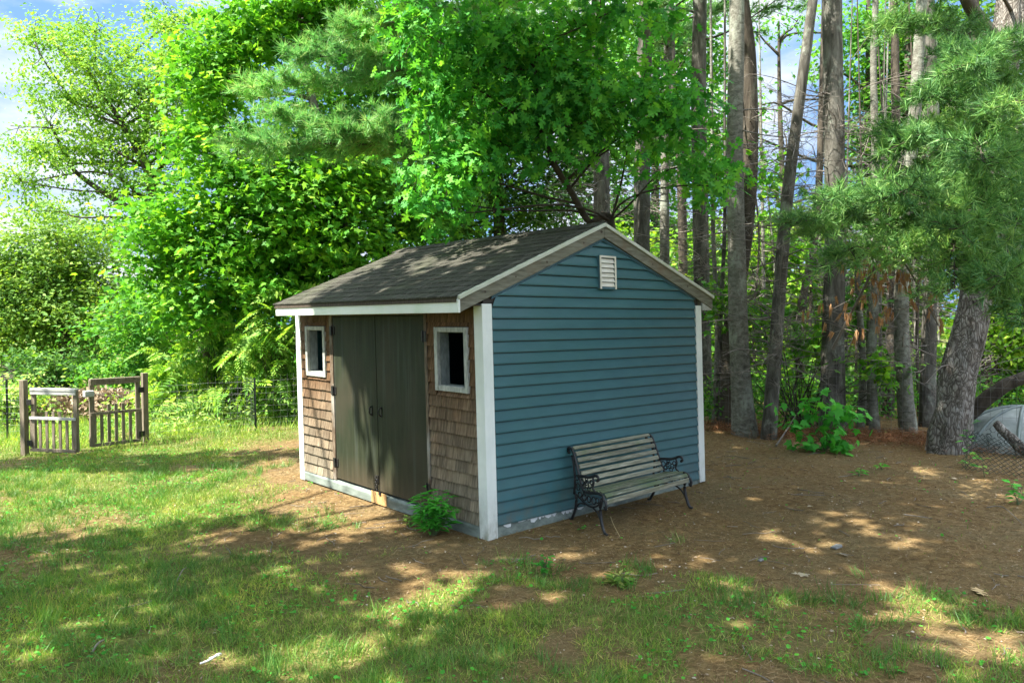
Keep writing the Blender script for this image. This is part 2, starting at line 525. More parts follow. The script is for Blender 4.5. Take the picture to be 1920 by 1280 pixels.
M_SCRAP = surf('white scrap', [(.3, (.6, .6, .62)), (.7, (.8, .8, .8))], 20, rough=.6, bmp=.1)
M_WRAP = surf('torn pale wrap', [(.3, (.50, .52, .50)), (.7, (.70, .72, .70))], 12, rough=.6, bmp=.2)
M_STONE = surf('grey stone', [(.3, (.12, .125, .12)), (.7, (.22, .225, .22))], 25, rough=.8, bmp=.2)
M_TWIG = surf('dead grey twig', [(.3, (.085, .07, .055)), (.5, (.17, .15, .125)), (.8, (.30, .27, .23))], 6, isl=.3, rough=.9, bmp=0)
M_BRANCH = surf('dark branch', [(.3, (.030, .024, .018)), (.7, (.085, .068, .05))], 8, rough=.9, bmp=.2)
M_STEM = surf('green stem', [(.3, (.06, .09, .03)), (.7, (.12, .15, .06))], 8, rough=.7, bmp=0)


def barkmat(name, stops, lich, lo, hi, sc=9, st=(1, 1, .22), b=.8, plate=False):
    m, nt, bs = new_mat(name)
    n = noise(nt, sc, 9, .68, st, dist=.6)
    c = ramp(nt, n, stops)
    f = ramp(nt, noise(nt, 4.0, 6, .7, (1, 1, .6)), [(lo, (0, 0, 0)), (hi, (1, 1, 1))])
    c = mix(nt, f, c, lich)
    h = n
    if plate:
        tc = nd(nt, 'ShaderNodeTexCoord'); mp = nd(nt, 'ShaderNodeMapping'); mp.inputs['Scale'].default_value = (1, 1, .38)
        nz = nd(nt, 'ShaderNodeTexNoise'); nz.inputs['Scale'].default_value = 6
        ad = nd(nt, 'ShaderNodeMixRGB'); ad.inputs[0].default_value = .22
        vo = nd(nt, 'ShaderNodeTexVoronoi', feature='DISTANCE_TO_EDGE'); vo.inputs['Scale'].default_value = 30
        nt.links.new(tc.outputs['Object'], mp.inputs[0]); nt.links.new(mp.outputs[0], nz.inputs['Vector'])
        nt.links.new(mp.outputs[0], ad.inputs[1]); nt.links.new(nz.outputs['Color'], ad.inputs[2]); nt.links.new(ad.outputs[0], vo.inputs['Vector'])
        e = ramp(nt, vo.outputs['Distance'], [(0, (.30, .27, .25)), (.22, (1, 1, 1))])
        c = mix(nt, 1, c, e, 'MULTIPLY')
        sm = nd(nt, 'ShaderNodeMath', operation='ADD'); mn = nd(nt, 'ShaderNodeMath', operation='MINIMUM'); mn.inputs[1].default_value = .3
        nt.links.new(vo.outputs['Distance'], mn.inputs[0]); nt.links.new(mn.outputs[0], sm.inputs[0]); nt.links.new(n, sm.inputs[1]); h = sm.outputs[0]
    nt.links.new(c, bs.inputs['Base Color']); bs.inputs['Roughness'].default_value = .9; bs.inputs['Specular IOR Level'].default_value = .2
    bump(nt, bs, h, b, .03)
    return m


M_BARK = barkmat('pine bark', [(.3, (.034, .030, .024)), (.48, (.088, .082, .067)), (.62, (.165, .158, .133)), (.8, (.28, .275, .24))], (.33, .36, .29), .56, .74)
M_BARKGREY = barkmat('smooth grey bark', [(.3, (.06, .057, .044)), (.5, (.16, .155, .125)), (.7, (.26, .26, .22))], (.33, .36, .29), .52, .70, 11, (1, 1, 1.8), .6)
M_BARKBIG = barkmat('plated pine bark', [(.3, (.08, .07, .058)), (.5, (.23, .21, .18)), (.7, (.42, .40, .36))], (.36, .36, .33), .52, .76, 8, (1, 1, .5), .9, True)
M_BARKDARK = barkmat('dark bark', [(.3, (.028, .023, .017)), (.5, (.07, .058, .043)), (.75, (.14, .12, .09))], (.16, .18, .12), .6, .8)

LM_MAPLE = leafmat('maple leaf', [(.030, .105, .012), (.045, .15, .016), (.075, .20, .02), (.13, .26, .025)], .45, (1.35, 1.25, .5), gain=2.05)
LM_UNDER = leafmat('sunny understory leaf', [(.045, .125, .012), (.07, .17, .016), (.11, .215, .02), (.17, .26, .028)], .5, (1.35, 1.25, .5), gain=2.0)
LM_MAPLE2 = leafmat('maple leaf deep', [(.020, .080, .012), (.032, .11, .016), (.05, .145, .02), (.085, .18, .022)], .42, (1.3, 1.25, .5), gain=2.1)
LM_OAK = leafmat('oak leaf', [(.016, .078, .014), (.024, .105, .018), (.032, .125, .02), (.046, .145, .022), (.065, .165, .022)], .42, (1.4, 1.3, .5), .55, .18, gain=3.1)
LM_LOCUST = leafmat('fine leaf', [(.048, .115, .016), (.068, .145, .02), (.095, .175, .026), (.13, .21, .035)], .42, (1.25, 1.15, .55), gain=2.4)
LM_ROUND = leafmat('round tree leaf', [(.040, .095, .014), (.065, .135, .02), (.10, .18, .028), (.14, .21, .04)], .38, (1.25, 1.2, .5), gain=1.75)
LM_SHRUB = leafmat('shrub leaf', [(.045, .12, .018), (.075, .17, .025), (.12, .22, .035), (.17, .27, .05)], .42, (1.3, 1.2, .5), gain=2.0)
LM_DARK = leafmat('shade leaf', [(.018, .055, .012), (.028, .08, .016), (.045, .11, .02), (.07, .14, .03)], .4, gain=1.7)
LM_SAP = leafmat('sapling leaf', [(.025, .13, .015), (.035, .17, .02), (.055, .21, .025)], .42, (1.2, 1.2, .6), gain=2.3)
LM_WEED = leafmat('weed leaf', [(.05, .12, .02), (.09, .18, .03), (.15, .24, .045), (.22, .30, .07)], .35, (1.2, 1.15, .5), gain=1.9)
LM_NEEDLE = leafmat('pine needle', [(.030, .085, .025), (.046, .118, .032), (.073, .155, .042), (.125, .205, .057)], .28, (1.1, 1.1, .8), .5, .3, gain=2.2)
LM_NEEDLELT = leafmat('soft pine needle', [(.040, .118, .034), (.057, .158, .042), (.082, .195, .052), (.12, .235, .062)], .4, (1.1, 1.1, .75), .5, .3, gain=3.3)
LM_DEAD = leafmat('dead hanging leaf', [(.30, .16, .07), (.44, .25, .12), (.50, .33, .18), (.38, .22, .12)], .35, (1.2, 1.0, .7), .7, .2)
LM_GRASS = leafmat('grass blade', [(.050, .105, .014), (.070, .135, .017), (.095, .16, .022), (.13, .18, .032), (.24, .22, .075)], .25, (1.2, 1.15, .5), .5, .25, gain=2.05)
LM_STRAW = leafmat('pine straw', [(.085, .047, .018), (.15, .086, .034), (.215, .132, .055), (.285, .19, .086), (.37, .265, .145)], .08, (1, 1, 1), .75, .2)
LM_DUFF = leafmat('rusty duff', [(.14, .055, .022), (.22, .095, .04), (.30, .15, .07)], .08, (1, 1, 1), .8, .2)

# ------------------------------------------------------------------ ground
m_ground, nt, b = new_mat('ground')
att = nd(nt, 'ShaderNodeAttribute', attribute_name='lawn')
nf = noise(nt, 14, 10, .7); nb = noise(nt, 1.1, 6, .6); nm = noise(nt, 45, 6, .7)
straw = ramp(nt, nf, [(.25, (.062, .041, .016)), (.45, (.135, .086, .036)), (.6, (.205, .138, .060)), (.8, (.32, .225, .11))])
straw = mix(nt, ramp(nt, nb, [(.42, (0, 0, 0)), (.66, (1, 1, 1))]), straw, ramp(nt, nm, [(.3, (.09, .064, .028)), (.7, (.21, .165, .085))]))
thatch = ramp(nt, nf, [(.25, (.045, .054, .014)), (.5, (.095, .112, .028)), (.75, (.20, .18, .065))])
gc = mix(nt, att.outputs['Fac'], straw, thatch)
nt.links.new(gc, b.inputs['Base Color']); b.inputs['Roughness'].default_value = .95; b.inputs['Specular IOR Level'].default_value = .1
bump(nt, b, nm, .7, .02)

gx = np.unique(np.concatenate([np.linspace(-300, -12, 24), np.arange(-12, 16, .16), np.linspace(16, 300, 26)]))
gy = np.unique(np.concatenate([np.linspace(-300, -9, 24), np.arange(-9, 20, .16), np.linspace(20, 300, 26)]))
X, Y = np.meshgrid(gx, gy); xs = X.ravel(); ys = Y.ravel(); zs = ground_h(xs, ys)
nx, ny = len(gx), len(gy)
i = (np.arange(ny - 1)[:, None] * nx + np.arange(nx - 1)[None, :]).ravel()
ground = np_mesh('ground', np.stack([xs, ys, zs], 1), np.stack([i, i + 1, i + nx + 1, i + nx], 1), m_ground, None, True)
a = ground.data.attributes.new('lawn', 'FLOAT', 'POINT'); a.data.foreach_set('value', lawn_mask(xs, ys).astype(np.float32))
tag(ground, 'lawn and pine straw ground', None, None, 'structure')

# ------------------------------------------------------------------ shed
W, L = 3.157, 3.634
SH = empty('garden_shed', (0, 0, -.11), 'small shed with blue vinyl gable wall, brown shingled front and double doors', 'shed')
RX, RZ = 1.557, 2.741                      # peak of the rake boards
YR, YL = -.042, 3.61
EX0, EX1 = -.295, 3.37


def rake_z(x):
    return RZ - .409 * (RX - x) if x < RX else RZ - .380 * (x - RX)


def part(mb, name, mat, parent=SH, bevel=0):
    return mb.build(name, mat, parent, bevel)


# hidden shell: walls with the door and window openings, floor
Z1 = 1.93
WIN = [(.245, .650, 1.21, 1.705), (2.945, 3.335, 1.21, 1.705)]
fw_ = MB(True)
for y0, y1, z0, z1 in [(0.02, .245, -.02, Z1), (.65, .88, -.02, Z1), (2.72, 2.945, -.02, Z1), (3.335, L - .02, -.02, Z1),
                       (.245, .65, -.02, 1.21), (.245, .65, 1.705, Z1), (2.945, 3.335, -.02, 1.21), (2.945, 3.335, 1.705, Z1), (.88, 2.72, 1.862, Z1)]:
    fw_.box(.004, .096, y0, y1, z0, z1)
front_wall = part(fw_, 'front_wall', M_INSIDE)
gw = MB(True)
g_poly = [(.01, -.02), (W - .01, -.02), (W - .01, rake_z(W) - .10), (RX, RZ - .09), (.01, rake_z(.01) - .10)]
gw.prism(g_poly, 1, .004, .10)
gable_wall = part(gw, 'gable_wall', M_INSIDE)
bw = MB(True); bw.prism(g_poly, 1, L - .1, L - .004); bw.box(W - .1, W - .004, .11, L - .11, -.02, 1.98)
part(bw, 'rear_wall', M_SIDING)
fl = MB(True); fl.box(.14, W - .11, .11, L - .11, -.06, -.02); part(fl, 'floor_deck', M_INSIDE)

# vinyl siding courses on the gable
sd = MB(True)
c = .1016
z = 0.0
while z < RZ - .16:
    zt = min(z + c, RZ - .145)

    def lim(zz):
        top = rake_z(0) - .138
        if zz <= top:
            return .092, W - .092
        return max(.092, RX - (RZ - .138 - zz) / .409), min(W - .092, RX + (RZ - .138 - zz) / .380)
    a0, a1 = lim(z); b0, b1 = lim(zt)
    if b1 - b0 < .02:
        b0 = b1 = RX; b0 -= .005; b1 += .005
    yo, yi = -.020, -.005
    segs = [(a0, a1, b0, b1)]
    # vent cut-out
    for (q0, q1, p0, p1) in segs:
        zz0, zz1 = z, zt
        prof = [(yo - .003, zz0), (yo - .004, zz0 + .012), (yi, zz1 - .0075)]
        V = []
        for j, (yy, zz) in enumerate(prof):
            f = min(1, (zz - zz0) / max(zz1 - zz0, 1e-6))
            V += [(q0 + (p0 - q0) * f, yy, zz), (q1 + (p1 - q1) * f, yy, zz)]
        V += [(q0, .0, zz0), (q1, .0, zz0)]
        sd.raw(V, [(0, 1, 3, 2), (2, 3, 5, 4), (6, 7, 1, 0)])
    z += c
part(sd, 'vinyl_siding', M_SIDING, gable_wall)
jt = MB(True)
for sgn in (0, 1):
    for (o, t) in ((.118, .010), (.136, .006)):
        xs_ = [(.09, RX), (RX, W - .09)][sgn]
        q = [(xs_[0], rake_z(xs_[0]) - o), (xs_[1], rake_z(xs_[1]) - o), (xs_[1], rake_z(xs_[1]) - o - t), (xs_[0], rake_z(xs_[0]) - o - t)]
        jt.prism(q, 1, -.026 if t == .01 else -.023, -.002)
part(jt, 'gable_trim', M_BLUETRIM, gable_wall)

# corner boards
cb = MB(True)
cb.prism([(-.022, -.022), (.09, -.022), (.09, -.001), (-.001, -.001), (-.001, .10), (-.022, .10)], 2, -.118, 1.955)
part(cb, 'corner_board', M_WHITE, SH, .003)
cb = MB(True); cb.prism([(W - .085, -.023), (W + .02, -.023), (W + .02, .09), (W + .001, .09), (W + .001, -.001), (W - .085, -.001)], 2, -.035, 1.97)
part(cb, 'corner_board', M_WHITE, SH, .003)
cb = MB(True); cb.prism([(-.022, L - .10), (-.001, L - .10), (-.001, L + .001), (.09, L + .001), (.09, L + .022), (-.022, L + .022)], 2, -.13, 1.90)
part(cb, 'corner_board', M_WHITE, SH, .003)

# cedar shingles either side of the door
m_sh, nt, b = new_mat('cedar shingle')
g = noise(nt, 16, 8, .65, (1, 3.2, .32))
r = island(nt)
tc = nd(nt, 'ShaderNodeTexCoord'); sp = nd(nt, 'ShaderNodeSeparateXYZ'); nt.links.new(tc.outputs['Object'], sp.inputs[0])
hz = nd(nt, 'ShaderNodeMapRange'); hz.inputs[1].default_value = -.1; hz.inputs[2].default_value = 1.25
nt.links.new(sp.outputs['Z'], hz.inputs[0])
ns = nd(nt, 'ShaderNodeMath', operation='MULTIPLY_ADD'); ns.inputs[1].default_value = .75; ns.inputs[2].default_value = -.36
nt.links.new(noise(nt, 2.2, 5, .6), ns.inputs[0])
ad = nd(nt, 'ShaderNodeMath', operation='ADD', use_clamp=True); nt.links.new(hz.outputs[0], ad.inputs[0]); nt.links.new(ns.outputs[0], ad.inputs[1])
grey = ramp(nt, g, [(.28, (.09, .078, .055)), (.5, (.20, .178, .13)), (.75, (.33, .30, .23))])
brown = ramp(nt, g, [(.28, (.045, .025, .012)), (.5, (.118, .066, .031)), (.75, (.22, .135, .072))])
cc_ = mix(nt, ad.outputs[0], grey, brown)
cc_ = mix(nt, 1, cc_, ramp(nt, r, [(0, (.74, .72, .70)), (.5, (.95, .94, .92)), (1, (1.15, 1.1, 1.05))]), 'MULTIPLY')
nt.links.new(cc_, b.inputs['Base Color']); b.inputs['Roughness'].default_value = .85; b.inputs['Specular IOR Level'].default_value = .2
bump(nt, b, g, .6, .006)
for (ya, yb, win) in ((.10, .835, (.200, .700, 1.155, 1.755)), (2.795, L - .10, (2.895, 3.388, 1.155, 1.755))):
    zc = .0; k = 0; sk = MB(True)
    while zc < 1.93:
        ex = .113 + rng.uniform(-.004, .004)
        y = ya - rng.uniform(0, .06); cuts = [ya]
        while True:
            y += rng.uniform(.09, .20)
            if y > yb - .04: break
            if y > ya + .03: cuts.append(y)
        cuts.append(yb)
        for w in win[:2]:
            if zc < win[3] and zc + ex > win[2] and all(abs(w - q) > 1e-4 for q in cuts): cuts.append(w)
        cuts.sort()
        for y0, y1 in zip(cuts[:-1], cuts[1:]):
            if y1 - y0 < .012: continue
            z0 = zc - rng.uniform(0, .006); z1 = min(zc + ex + .004, 1.935)
            ym = (y0 + y1) / 2
            if win[0] - .004 < ym < win[1] + .004 and z0 < win[3] and z1 > win[2]:
                if z0 < win[2] - .02: z1 = win[2] - .002
                elif z1 > win[3] + .02: z0 = win[3] + .002
                else: continue
            t0 = .021 + rng.uniform(-.002, .004); t1 = .003
            e = .0014
            d0 = rng.uniform(0, .003)
            sk.hexa([(-t0 - d0, y0 + e, z0), (.003, y0 + e, z0), (.003, y1 - e, z0), (-t0, y1 - e, z0),
                     (-t1, y0 + e, z1), (.003, y0 + e, z1), (.003, y1 - e, z1), (-t1, y1 - e, z1)])
        zc += ex
    part(sk, 'shingle_cladding', m_sh, front_wall)

# door trim, doors
for y0, y1 in ((2.722, 2.793), (.838, .882)):
    t = MB(True); t.box(-.022, .02, y0, y1, .0, 1.925)
    part(t, 'door_trim', M_TRIMWOOD, SH, .003)
m_door, nt, b = new_mat('dark olive door paint')
g = noise(nt, 6, 8, .6, (1, 3.0, .25)); g2 = noise(nt, 1.4, 5, .6)
c1 = ramp(nt, g, [(.3, (.014, .018, .009)), (.55, (.022, .028, .014)), (.8, (.038, .042, .022))])
c1 = mix(nt, ramp(nt, g2, [(.46, (0, 0, 0)), (.68, (1, 1, 1))]), c1, (.036, .033, .020))
g3 = noise(nt, 4, 6, .65, (1, 3.5, .16)); c1 = mix(nt, ramp(nt, g3, [(.52, (0, 0, 0)), (.72, (.8, .8, .8))]), c1, (.050, .060, .048))
spd = nd(nt, 'ShaderNodeSeparateXYZ'); tcd = nd(nt, 'ShaderNodeTexCoord'); nt.links.new(tcd.outputs['Object'], spd.inputs[0])
zr = nd(nt, 'ShaderNodeMapRange'); zr.inputs[1].default_value = .34; zr.inputs[2].default_value = .03; nt.links.new(spd.outputs['Z'], zr.inputs[0])
mud = nd(nt, 'ShaderNodeMath', operation='MULTIPLY'); nt.links.new(zr.outputs[0], mud.inputs[0]); nt.links.new(g, mud.inputs[1])
c1 = mix(nt, mud.outputs[0], c1, (.075, .055, .034))
nt.links.new(c1, b.inputs['Base Color']); b.inputs['Roughness'].default_value = .62; b.inputs['Specular IOR Level'].default_value = .2
bump(nt, b, g, .2, .005)
for y0, y1, hy, xo in ((1.795, 2.716, 1.90, -.014), (.888, 1.788, 1.715, -.012)):
    d = MB(True); d.box(xo, .022, y0, y1, .022, 1.858)
    do = part(d, 'door', m_door, SH, .003)
    h = MB(True)
    pts = [(xo - .004, hy, .905), (xo - .026, hy, .895), (xo - .034, hy, .862), (xo - .026, hy, .828), (xo - .004, hy, .818)]
    h.tube(smooth_line(pts, 12), .0075, 7); h.box(xo - .006, xo - .0002, hy - .012, hy + .012, .808, .915)
    part(h, 'handle', M_BLACK, do)
    side = y1 if y0 > 1.7 else y0
    for zc in ((.20, 1.02, 1.70) if y0 > 1.7 else (.20, 1.66)):
        hb = MB(True)
        yy0, yy1 = (side - .045, side + .055) if y0 > 1.7 else (side - .05, side + .045)
        hb.box(-.030, -.0245, min(side, yy0 if y0 < 1.7 else side + .002), max(side, yy1 if y0 > 1.7 else side - .002), zc - .05, zc + .05)
        hb.box(xo - .007, xo - .0005, (yy0 if y0 > 1.7 else side + .003), (side - .003 if y0 > 1.7 else yy1), zc - .045, zc + .045)
        hb.tube([(-.034, side, zc - .055), (-.034, side, zc + .055)], .008, 7)
        part(hb, 'hinge', M_BLACK, do)
# head board under the eave and sill beam with its patch
hd = MB(True); hd.box(-.012, .02, .884, 2.72, 1.864, 1.925); part(hd, 'door_head', M_DARKWOOD)
sb = MB(True); sb.prism([(-.030, -.115), (.10, -.115), (.10, -.004), (-.012, -.004), (-.030, -.03)], 1, .102, L - .115)
sill = part(sb, 'sill_beam', M_SILL, SH, .004)
pt = MB(True); pt.box(-.040, -.031, 1.625, 1.925, -.108, .016); part(pt, 'plywood_patch', M_PLY, sill, .002)
hs = MB(True)
for k in range(7):
    zz = .155 - k * .026
    hs.tube([(-.024 - .004 * (k % 2), 1.83 + .018 * math.cos(q), zz + .017 * math.sin(q)) if k % 2 else (-.030 + .012 * math.cos(q), 1.835, zz + .017 * math.sin(q)) for q in np.linspace(0, TAU, 9)], .0045, 5, False)
part(hs, 'latch_chain', M_BLACK, SH)
hs = MB(True); hs.box(-.022, -.0145, 1.80, 1.865, .10, .185); part(hs, 'hasp', M_BLACK, SH)
hs = MB(True); hs.box(-.050, -.041, 1.72, 1.76, -.005, .03); part(hs, 'staple', M_BLACK, SH)

# windows
for (y0, y1, z0, z1) in WIN:
    f = MB(True); o = .052
    f.box(-.034, .003, y0 - o, y0, z0 - o, z1 + .045); f.box(-.034, .003, y1, y1 + o, z0 - o, z1 + .045)
    f.box(-.031, .003, y0 + .0005, y1 - .0005, z1, z1 + .045); f.box(-.031, .003, y0 + .0005, y1 - .0005, z0 - o, z0)
    fo = part(f, 'window_frame', M_FRAME, SH, .003)
    j = MB(True)
    j.box(.0035, .100, y0 - .012, y0 + .004, z0, z1); j.box(.0035, .100, y1 - .004, y1 + .012, z0, z1)
    j.box(.0035, .100, y0 + .004, y1 - .004, z1 - .004, z1 + .012); j.box(.0035, .100, y0 + .004, y1 - .004, z0 - .012, z0 + .004)
    part(j, 'jamb', M_JAMB, fo)

# gable vent
v = MB(True)
vx0, vx1, vz0, vz1 = 1.470, 1.712, 2.12, 2.452
for q in ((vx0, vx0 + .022, vz0, vz1), (vx1 - .022, vx1, vz0, vz1), (vx0 + .022, vx1 - .022, vz0, vz0 + .022), (vx0 + .022, vx1 - .022, vz1 - .022, vz1)):
    v.box(q[0], q[1], -.042, -.004, q[2], q[3])
vo = part(v, 'gable_vent', M_BLUETRIM)
lv = MB(True)
n = 6
for k in range(n):
    zb = vz0 + .024 + k * (vz1 - vz0 - .048) / n; zt = zb + (vz1 - vz0 - .048) / n
    lv.hexa([(vx0 + .022, -.046, zb), (vx1 - .022, -.046, zb), (vx1 - .022, -.040, zb), (vx0 + .022, -.040, zb),
             (vx0 + .022, -.027, zt - .004), (vx1 - .022, -.027, zt - .004), (vx1 - .022, -.020, zt - .004), (vx0 + .022, -.020, zt - .004)])
lv.box(vx0 + .0005, vx0 + .0215, -.050, -.0425, vz0, vz1); lv.box(vx1 - .0215, vx1 - .0005, -.050, -.0425, vz0, vz1)
lv.box(vx0 + .0215, vx1 - .0215, -.050, -.0465, vz1 - .020, vz1)
part(lv, 'louvre', M_VENT, vo)

# exposed footing under the gable with torn wrap
ft = MB(True); ft.box(.092, W - .087, -.004, .09, -.13, .0); part(ft, 'footing_board', M_SILL)
tw = MB(True)
xw = .16
while xw < 1.15:
    w = rng.uniform(.03, .12); h0 = rng.uniform(.012, .05)
    tw.prism([(xw, .004), (xw + w, .006), (xw + w * .9, -h0 * rng.uniform(.2, 1)), (xw + w * .5, -h0), (xw + w * .1, -h0 * rng.uniform(.3, .9))], 1, -.0095 - .002 * rng.random(), -.0055)
    xw += w + (rng.uniform(0, .08) if rng.random() < .4 else -.004)
part(tw, 'torn_wrap', M_WRAP)

# roof
m_roof, nt, b = new_mat('worn asphalt shingle')
g = noise(nt, 60, 5, .8); st = noise(nt, 5, 7, .7, (.55, 2.6, .55), dist=.8); big = noise(nt, 1.3, 5, .6)
c0 = ramp(nt, g, [(.3, (.018, .018, .013)), (.55, (.046, .044, .034)), (.8, (.105, .098, .077))])
c0 = mix(nt, ramp(nt, st, [(.50, (0, 0, 0)), (.70, (.75, .75, .75))]), c0, ramp(nt, g, [(.3, (.08, .074, .06)), (.7, (.21, .195, .165))]))
c0 = mix(nt, ramp(nt, big, [(.5, (0, 0, 0)), (.75, (.6, .6, .6))]), c0, (.060, .070, .036))
c0 = mix(nt, 1, c0, ramp(nt, island(nt), [(0, (.8, .8, .8)), (1, (1.2, 1.2, 1.2))]), 'MULTIPLY')
nt.links.new(c0, b.inputs['Base Color']); b.inputs['Roughness'].default_value = .92; b.inputs['Specular IOR Level'].default_value = .2
bump(nt, b, st, .6, .012)
dk = MB(True)
top = lambda x: rake_z(x) + .030
e0, e1 = EX0 - .012, EX1 + .012
dk.prism([(e0, top(e0)), (RX, top(RX)), (RX, top(RX) - .045), (e0, top(e0) - .045)], 1, YR + .02, YL)
dk.prism([(RX, top(RX)), (e1, top(e1)), (e1, top(e1) - .045), (RX, top(RX) - .045)], 1, YR + .02, YL)
roof = part(dk, 'roof', M_DARKWOOD)
rs = MB(True)
for side in (0, 1):
    xe = e0 - .012 if side == 0 else e1 + .012
    slope = .409 if side == 0 else -.380
    run = RX - xe; n = 15
    for k in range(n):
        xa = xe + run * k / n; xb = xe + run * (k + 1.25) / n
        if k == n - 1: xb = RX
        y = YR + .006 - (.11 if k % 2 else 0)
        while y < YL + .012:
            y2 = y + .30 + rng.uniform(-.01, .01)
            a0 = max(y, YR + .006) + .003; a1 = min(y2, YL + .012)
            if a1 - a0 > .02:
                lift = rng.uniform(0, .005); j = rng.uniform(-.006, .006)
                za, zb = top(xa + j) + .001, top(xb) + .001
                rs.hexa([(xa + j, a0, za), (xb, a0, zb), (xb, a1, zb), (xa + j, a1, za),
                         (xa + j, a0, za + .010 + lift), (xb, a0, zb + .003), (xb, a1, zb + .003), (xa + j, a1, za + .010 + lift * rng.random())])
            y = y2
cap_y = YR + .006
while cap_y < YL:
    z0 = top(RX)
    for s_, sl in ((-1, .409), (1, .380)):
        lo = z0 + .012 + rng.uniform(0, .006)
        rs.hexa([(RX + s_ * .13, cap_y, z0 - .13 * sl + .011), (RX, cap_y, z0 + .013), (RX, cap_y + .30, z0 + .011), (RX + s_ * .13, cap_y + .30, z0 - .13 * sl + .010),
                 (RX + s_ * .13, cap_y, z0 - .13 * sl + .020), (RX, cap_y, lo + .012), (RX, cap_y + .30, lo + .006), (RX + s_ * .13, cap_y + .30, z0 - .13 * sl + .016)])
    cap_y += .29
part(rs, 'shingles', m_roof, roof)
fa = MB(True); fa.box(EX0 - .001, EX0 + .022, YR - .004, YL - .01, 1.876, 1.992); part(fa, 'fascia', M_FASCIA, SH, .003)
fb = MB(True); fb.box(EX1 - .022, EX1 - .002, YR + .024, YL - .01, 1.93, 2.05); part(fb, 'fascia', M_FASCIA, SH, .003)
mo = MB(True); mo.box(EX0 - .012, EX0 + .02, YR + .02, YL - .004, 1.9935, 2.009); part(mo, 'eave_strip', surf('mossy strip', [(.3, (.10, .12, .035)), (.7, (.22, .25, .09))], 6, (1, .4, 1)), SH)
sf = MB(True); sf.box(EX0 + .024, -.024, YR + .03, YL - .03, 1.936, 1.946); part(sf, 'soffit', M_DARKWOOD)
rk = MB(True)
rk.prism([(EX0 + .023, rake_z(EX0 + .023)), (RX - .001, RZ), (RX - .001, RZ - .108), (EX0 + .023, rake_z(EX0 + .023) - .112)], 1, YR, YR + .022)
part(rk, 'rake_board', M_RAKE, SH, .002)
rk = MB(True)
rk.prism([(RX + .001, RZ), (EX1, rake_z(EX1)), (EX1, rake_z(EX1) - .118), (RX + .001, RZ - .108)], 1, YR, YR + .022)
part(rk, 'rake_board', M_RAKE, SH, .002)
rk = MB(True); rk.prism([(W + .022, rake_z(W) - .13), (EX1 - .01, rake_z(EX1) - .122), (EX1 - .01, rake_z(EX1) - .135), (W + .022, rake_z(EX1) - .135)], 1, YR + .004, YR + .025)
part(rk, 'eave_return', M_FRAME, SH)
rk = MB(True); rk.prism([(-.02, L + .002), (.1, L + .002), (.1, L + .004), (-.02, L + .004)], 2, 1.9, 1.91)
for q in ((EX0 + .004, RX), (RX, EX1 + .012)):
    d = MB(True)
    d.prism([(q[0], rake_z(q[0]) + .002), (q[1], rake_z(q[1]) + .002), (q[1], rake_z(q[1]) + .038), (q[0], rake_z(q[0]) + .038)], 1, YR - .020, YR + .019)
    part(d, 'drip_edge', M_DRIP, SH, .002)
kn = MB(True)
for (kx, dz, r_) in ((.0, .045, .013), (.36, .05, .010), (.75, .06, .014), (1.25, .055, .012), (1.51, .035, .018), (2.3, .06, .011), (2.9, .05, .012)):
    zc = rake_z(kx) - dz
    kn.raw([(kx + r_ * math.cos(q), YR - .0025, zc + r_ * .8 * math.sin(q)) for q in np.linspace(0, TAU, 11)[:-1]], [tuple(range(10))])
part(kn, 'knots', M_DARKWOOD)

# ------------------------------------------------------------------ bench
BN = empty('garden_bench', (1.5, -.35, float(ground_h(1.5, -.35))), 'old slatted bench with black scrolled iron ends against the blue wall', 'bench')
LF, LB = np.array([.835, -.595]), np.array([.965, -.075])
RF, RB = np.array([2.105, -.575]), np.array([2.085, -.115])


def bp(s, d, z):
    """s: 0 left end .. 1 right end, d: 0 front foot .. 1 back foot, z above ground"""
    f = LF + (RF - LF) * s; k = LB + (RB - LB) * s
    p = f + (k - f) * d
    zg = base_h(*(LF + (LB - LF) * .5)) * (1 - s) + base_h(*(RF + (RB - RF) * .5)) * s
    return np.array([p[0], p[1], zg + z])


prof_seat = [(-.02, .300), (.02, .335), (.14, .345), (.28, .335), (.42, .322), (.60, .316)]
prof_back = [(.63, .325), (.69, .372), (.765, .45), (.83, .52), (.885, .58), (.94, .635), (1.0, .672), (1.08, .683)]


def slats(prof, wid, name, mat, n, s0=.018, s1=.982, th=.011):
    L_ = smooth_line([(0, d, z) for d, z in prof], 60)[:, 1:]
    seg = np.r_[0, np.cumsum(np.hypot(*(np.diff(L_, axis=0) * [.52, 1]).T))]
    mb = MB()
    for k in range(n):
        s_mid = seg[-1] * (k + .5) / n; h = wid / 2
        q = [np.array([np.interp(s_mid + o, seg, L_[:, 0]), np.interp(s_mid + o, seg, L_[:, 1])]) for o in (-h, h)]
        t = q[1] - q[0]; nn = np.array([-t[1] / .52, t[0] * .52]); nn = nn / np.hypot(*(nn * [.52, 1])); nn = nn * np.array([1, 1])
        pr = [q[0] + nn * th * .0, q[1] + nn * th * .0, q[1] + nn * th * 1.6, q[0] + nn * th * 1.6]
        wob = rng.uniform(-.002, .002, 2)
        mb.hexa([bp(s0, d, z + wob[0]) for d, z in pr] + [bp(s1, d, z + wob[1]) for d, z in pr])
    return mb.build(name, mat, BN, .003)


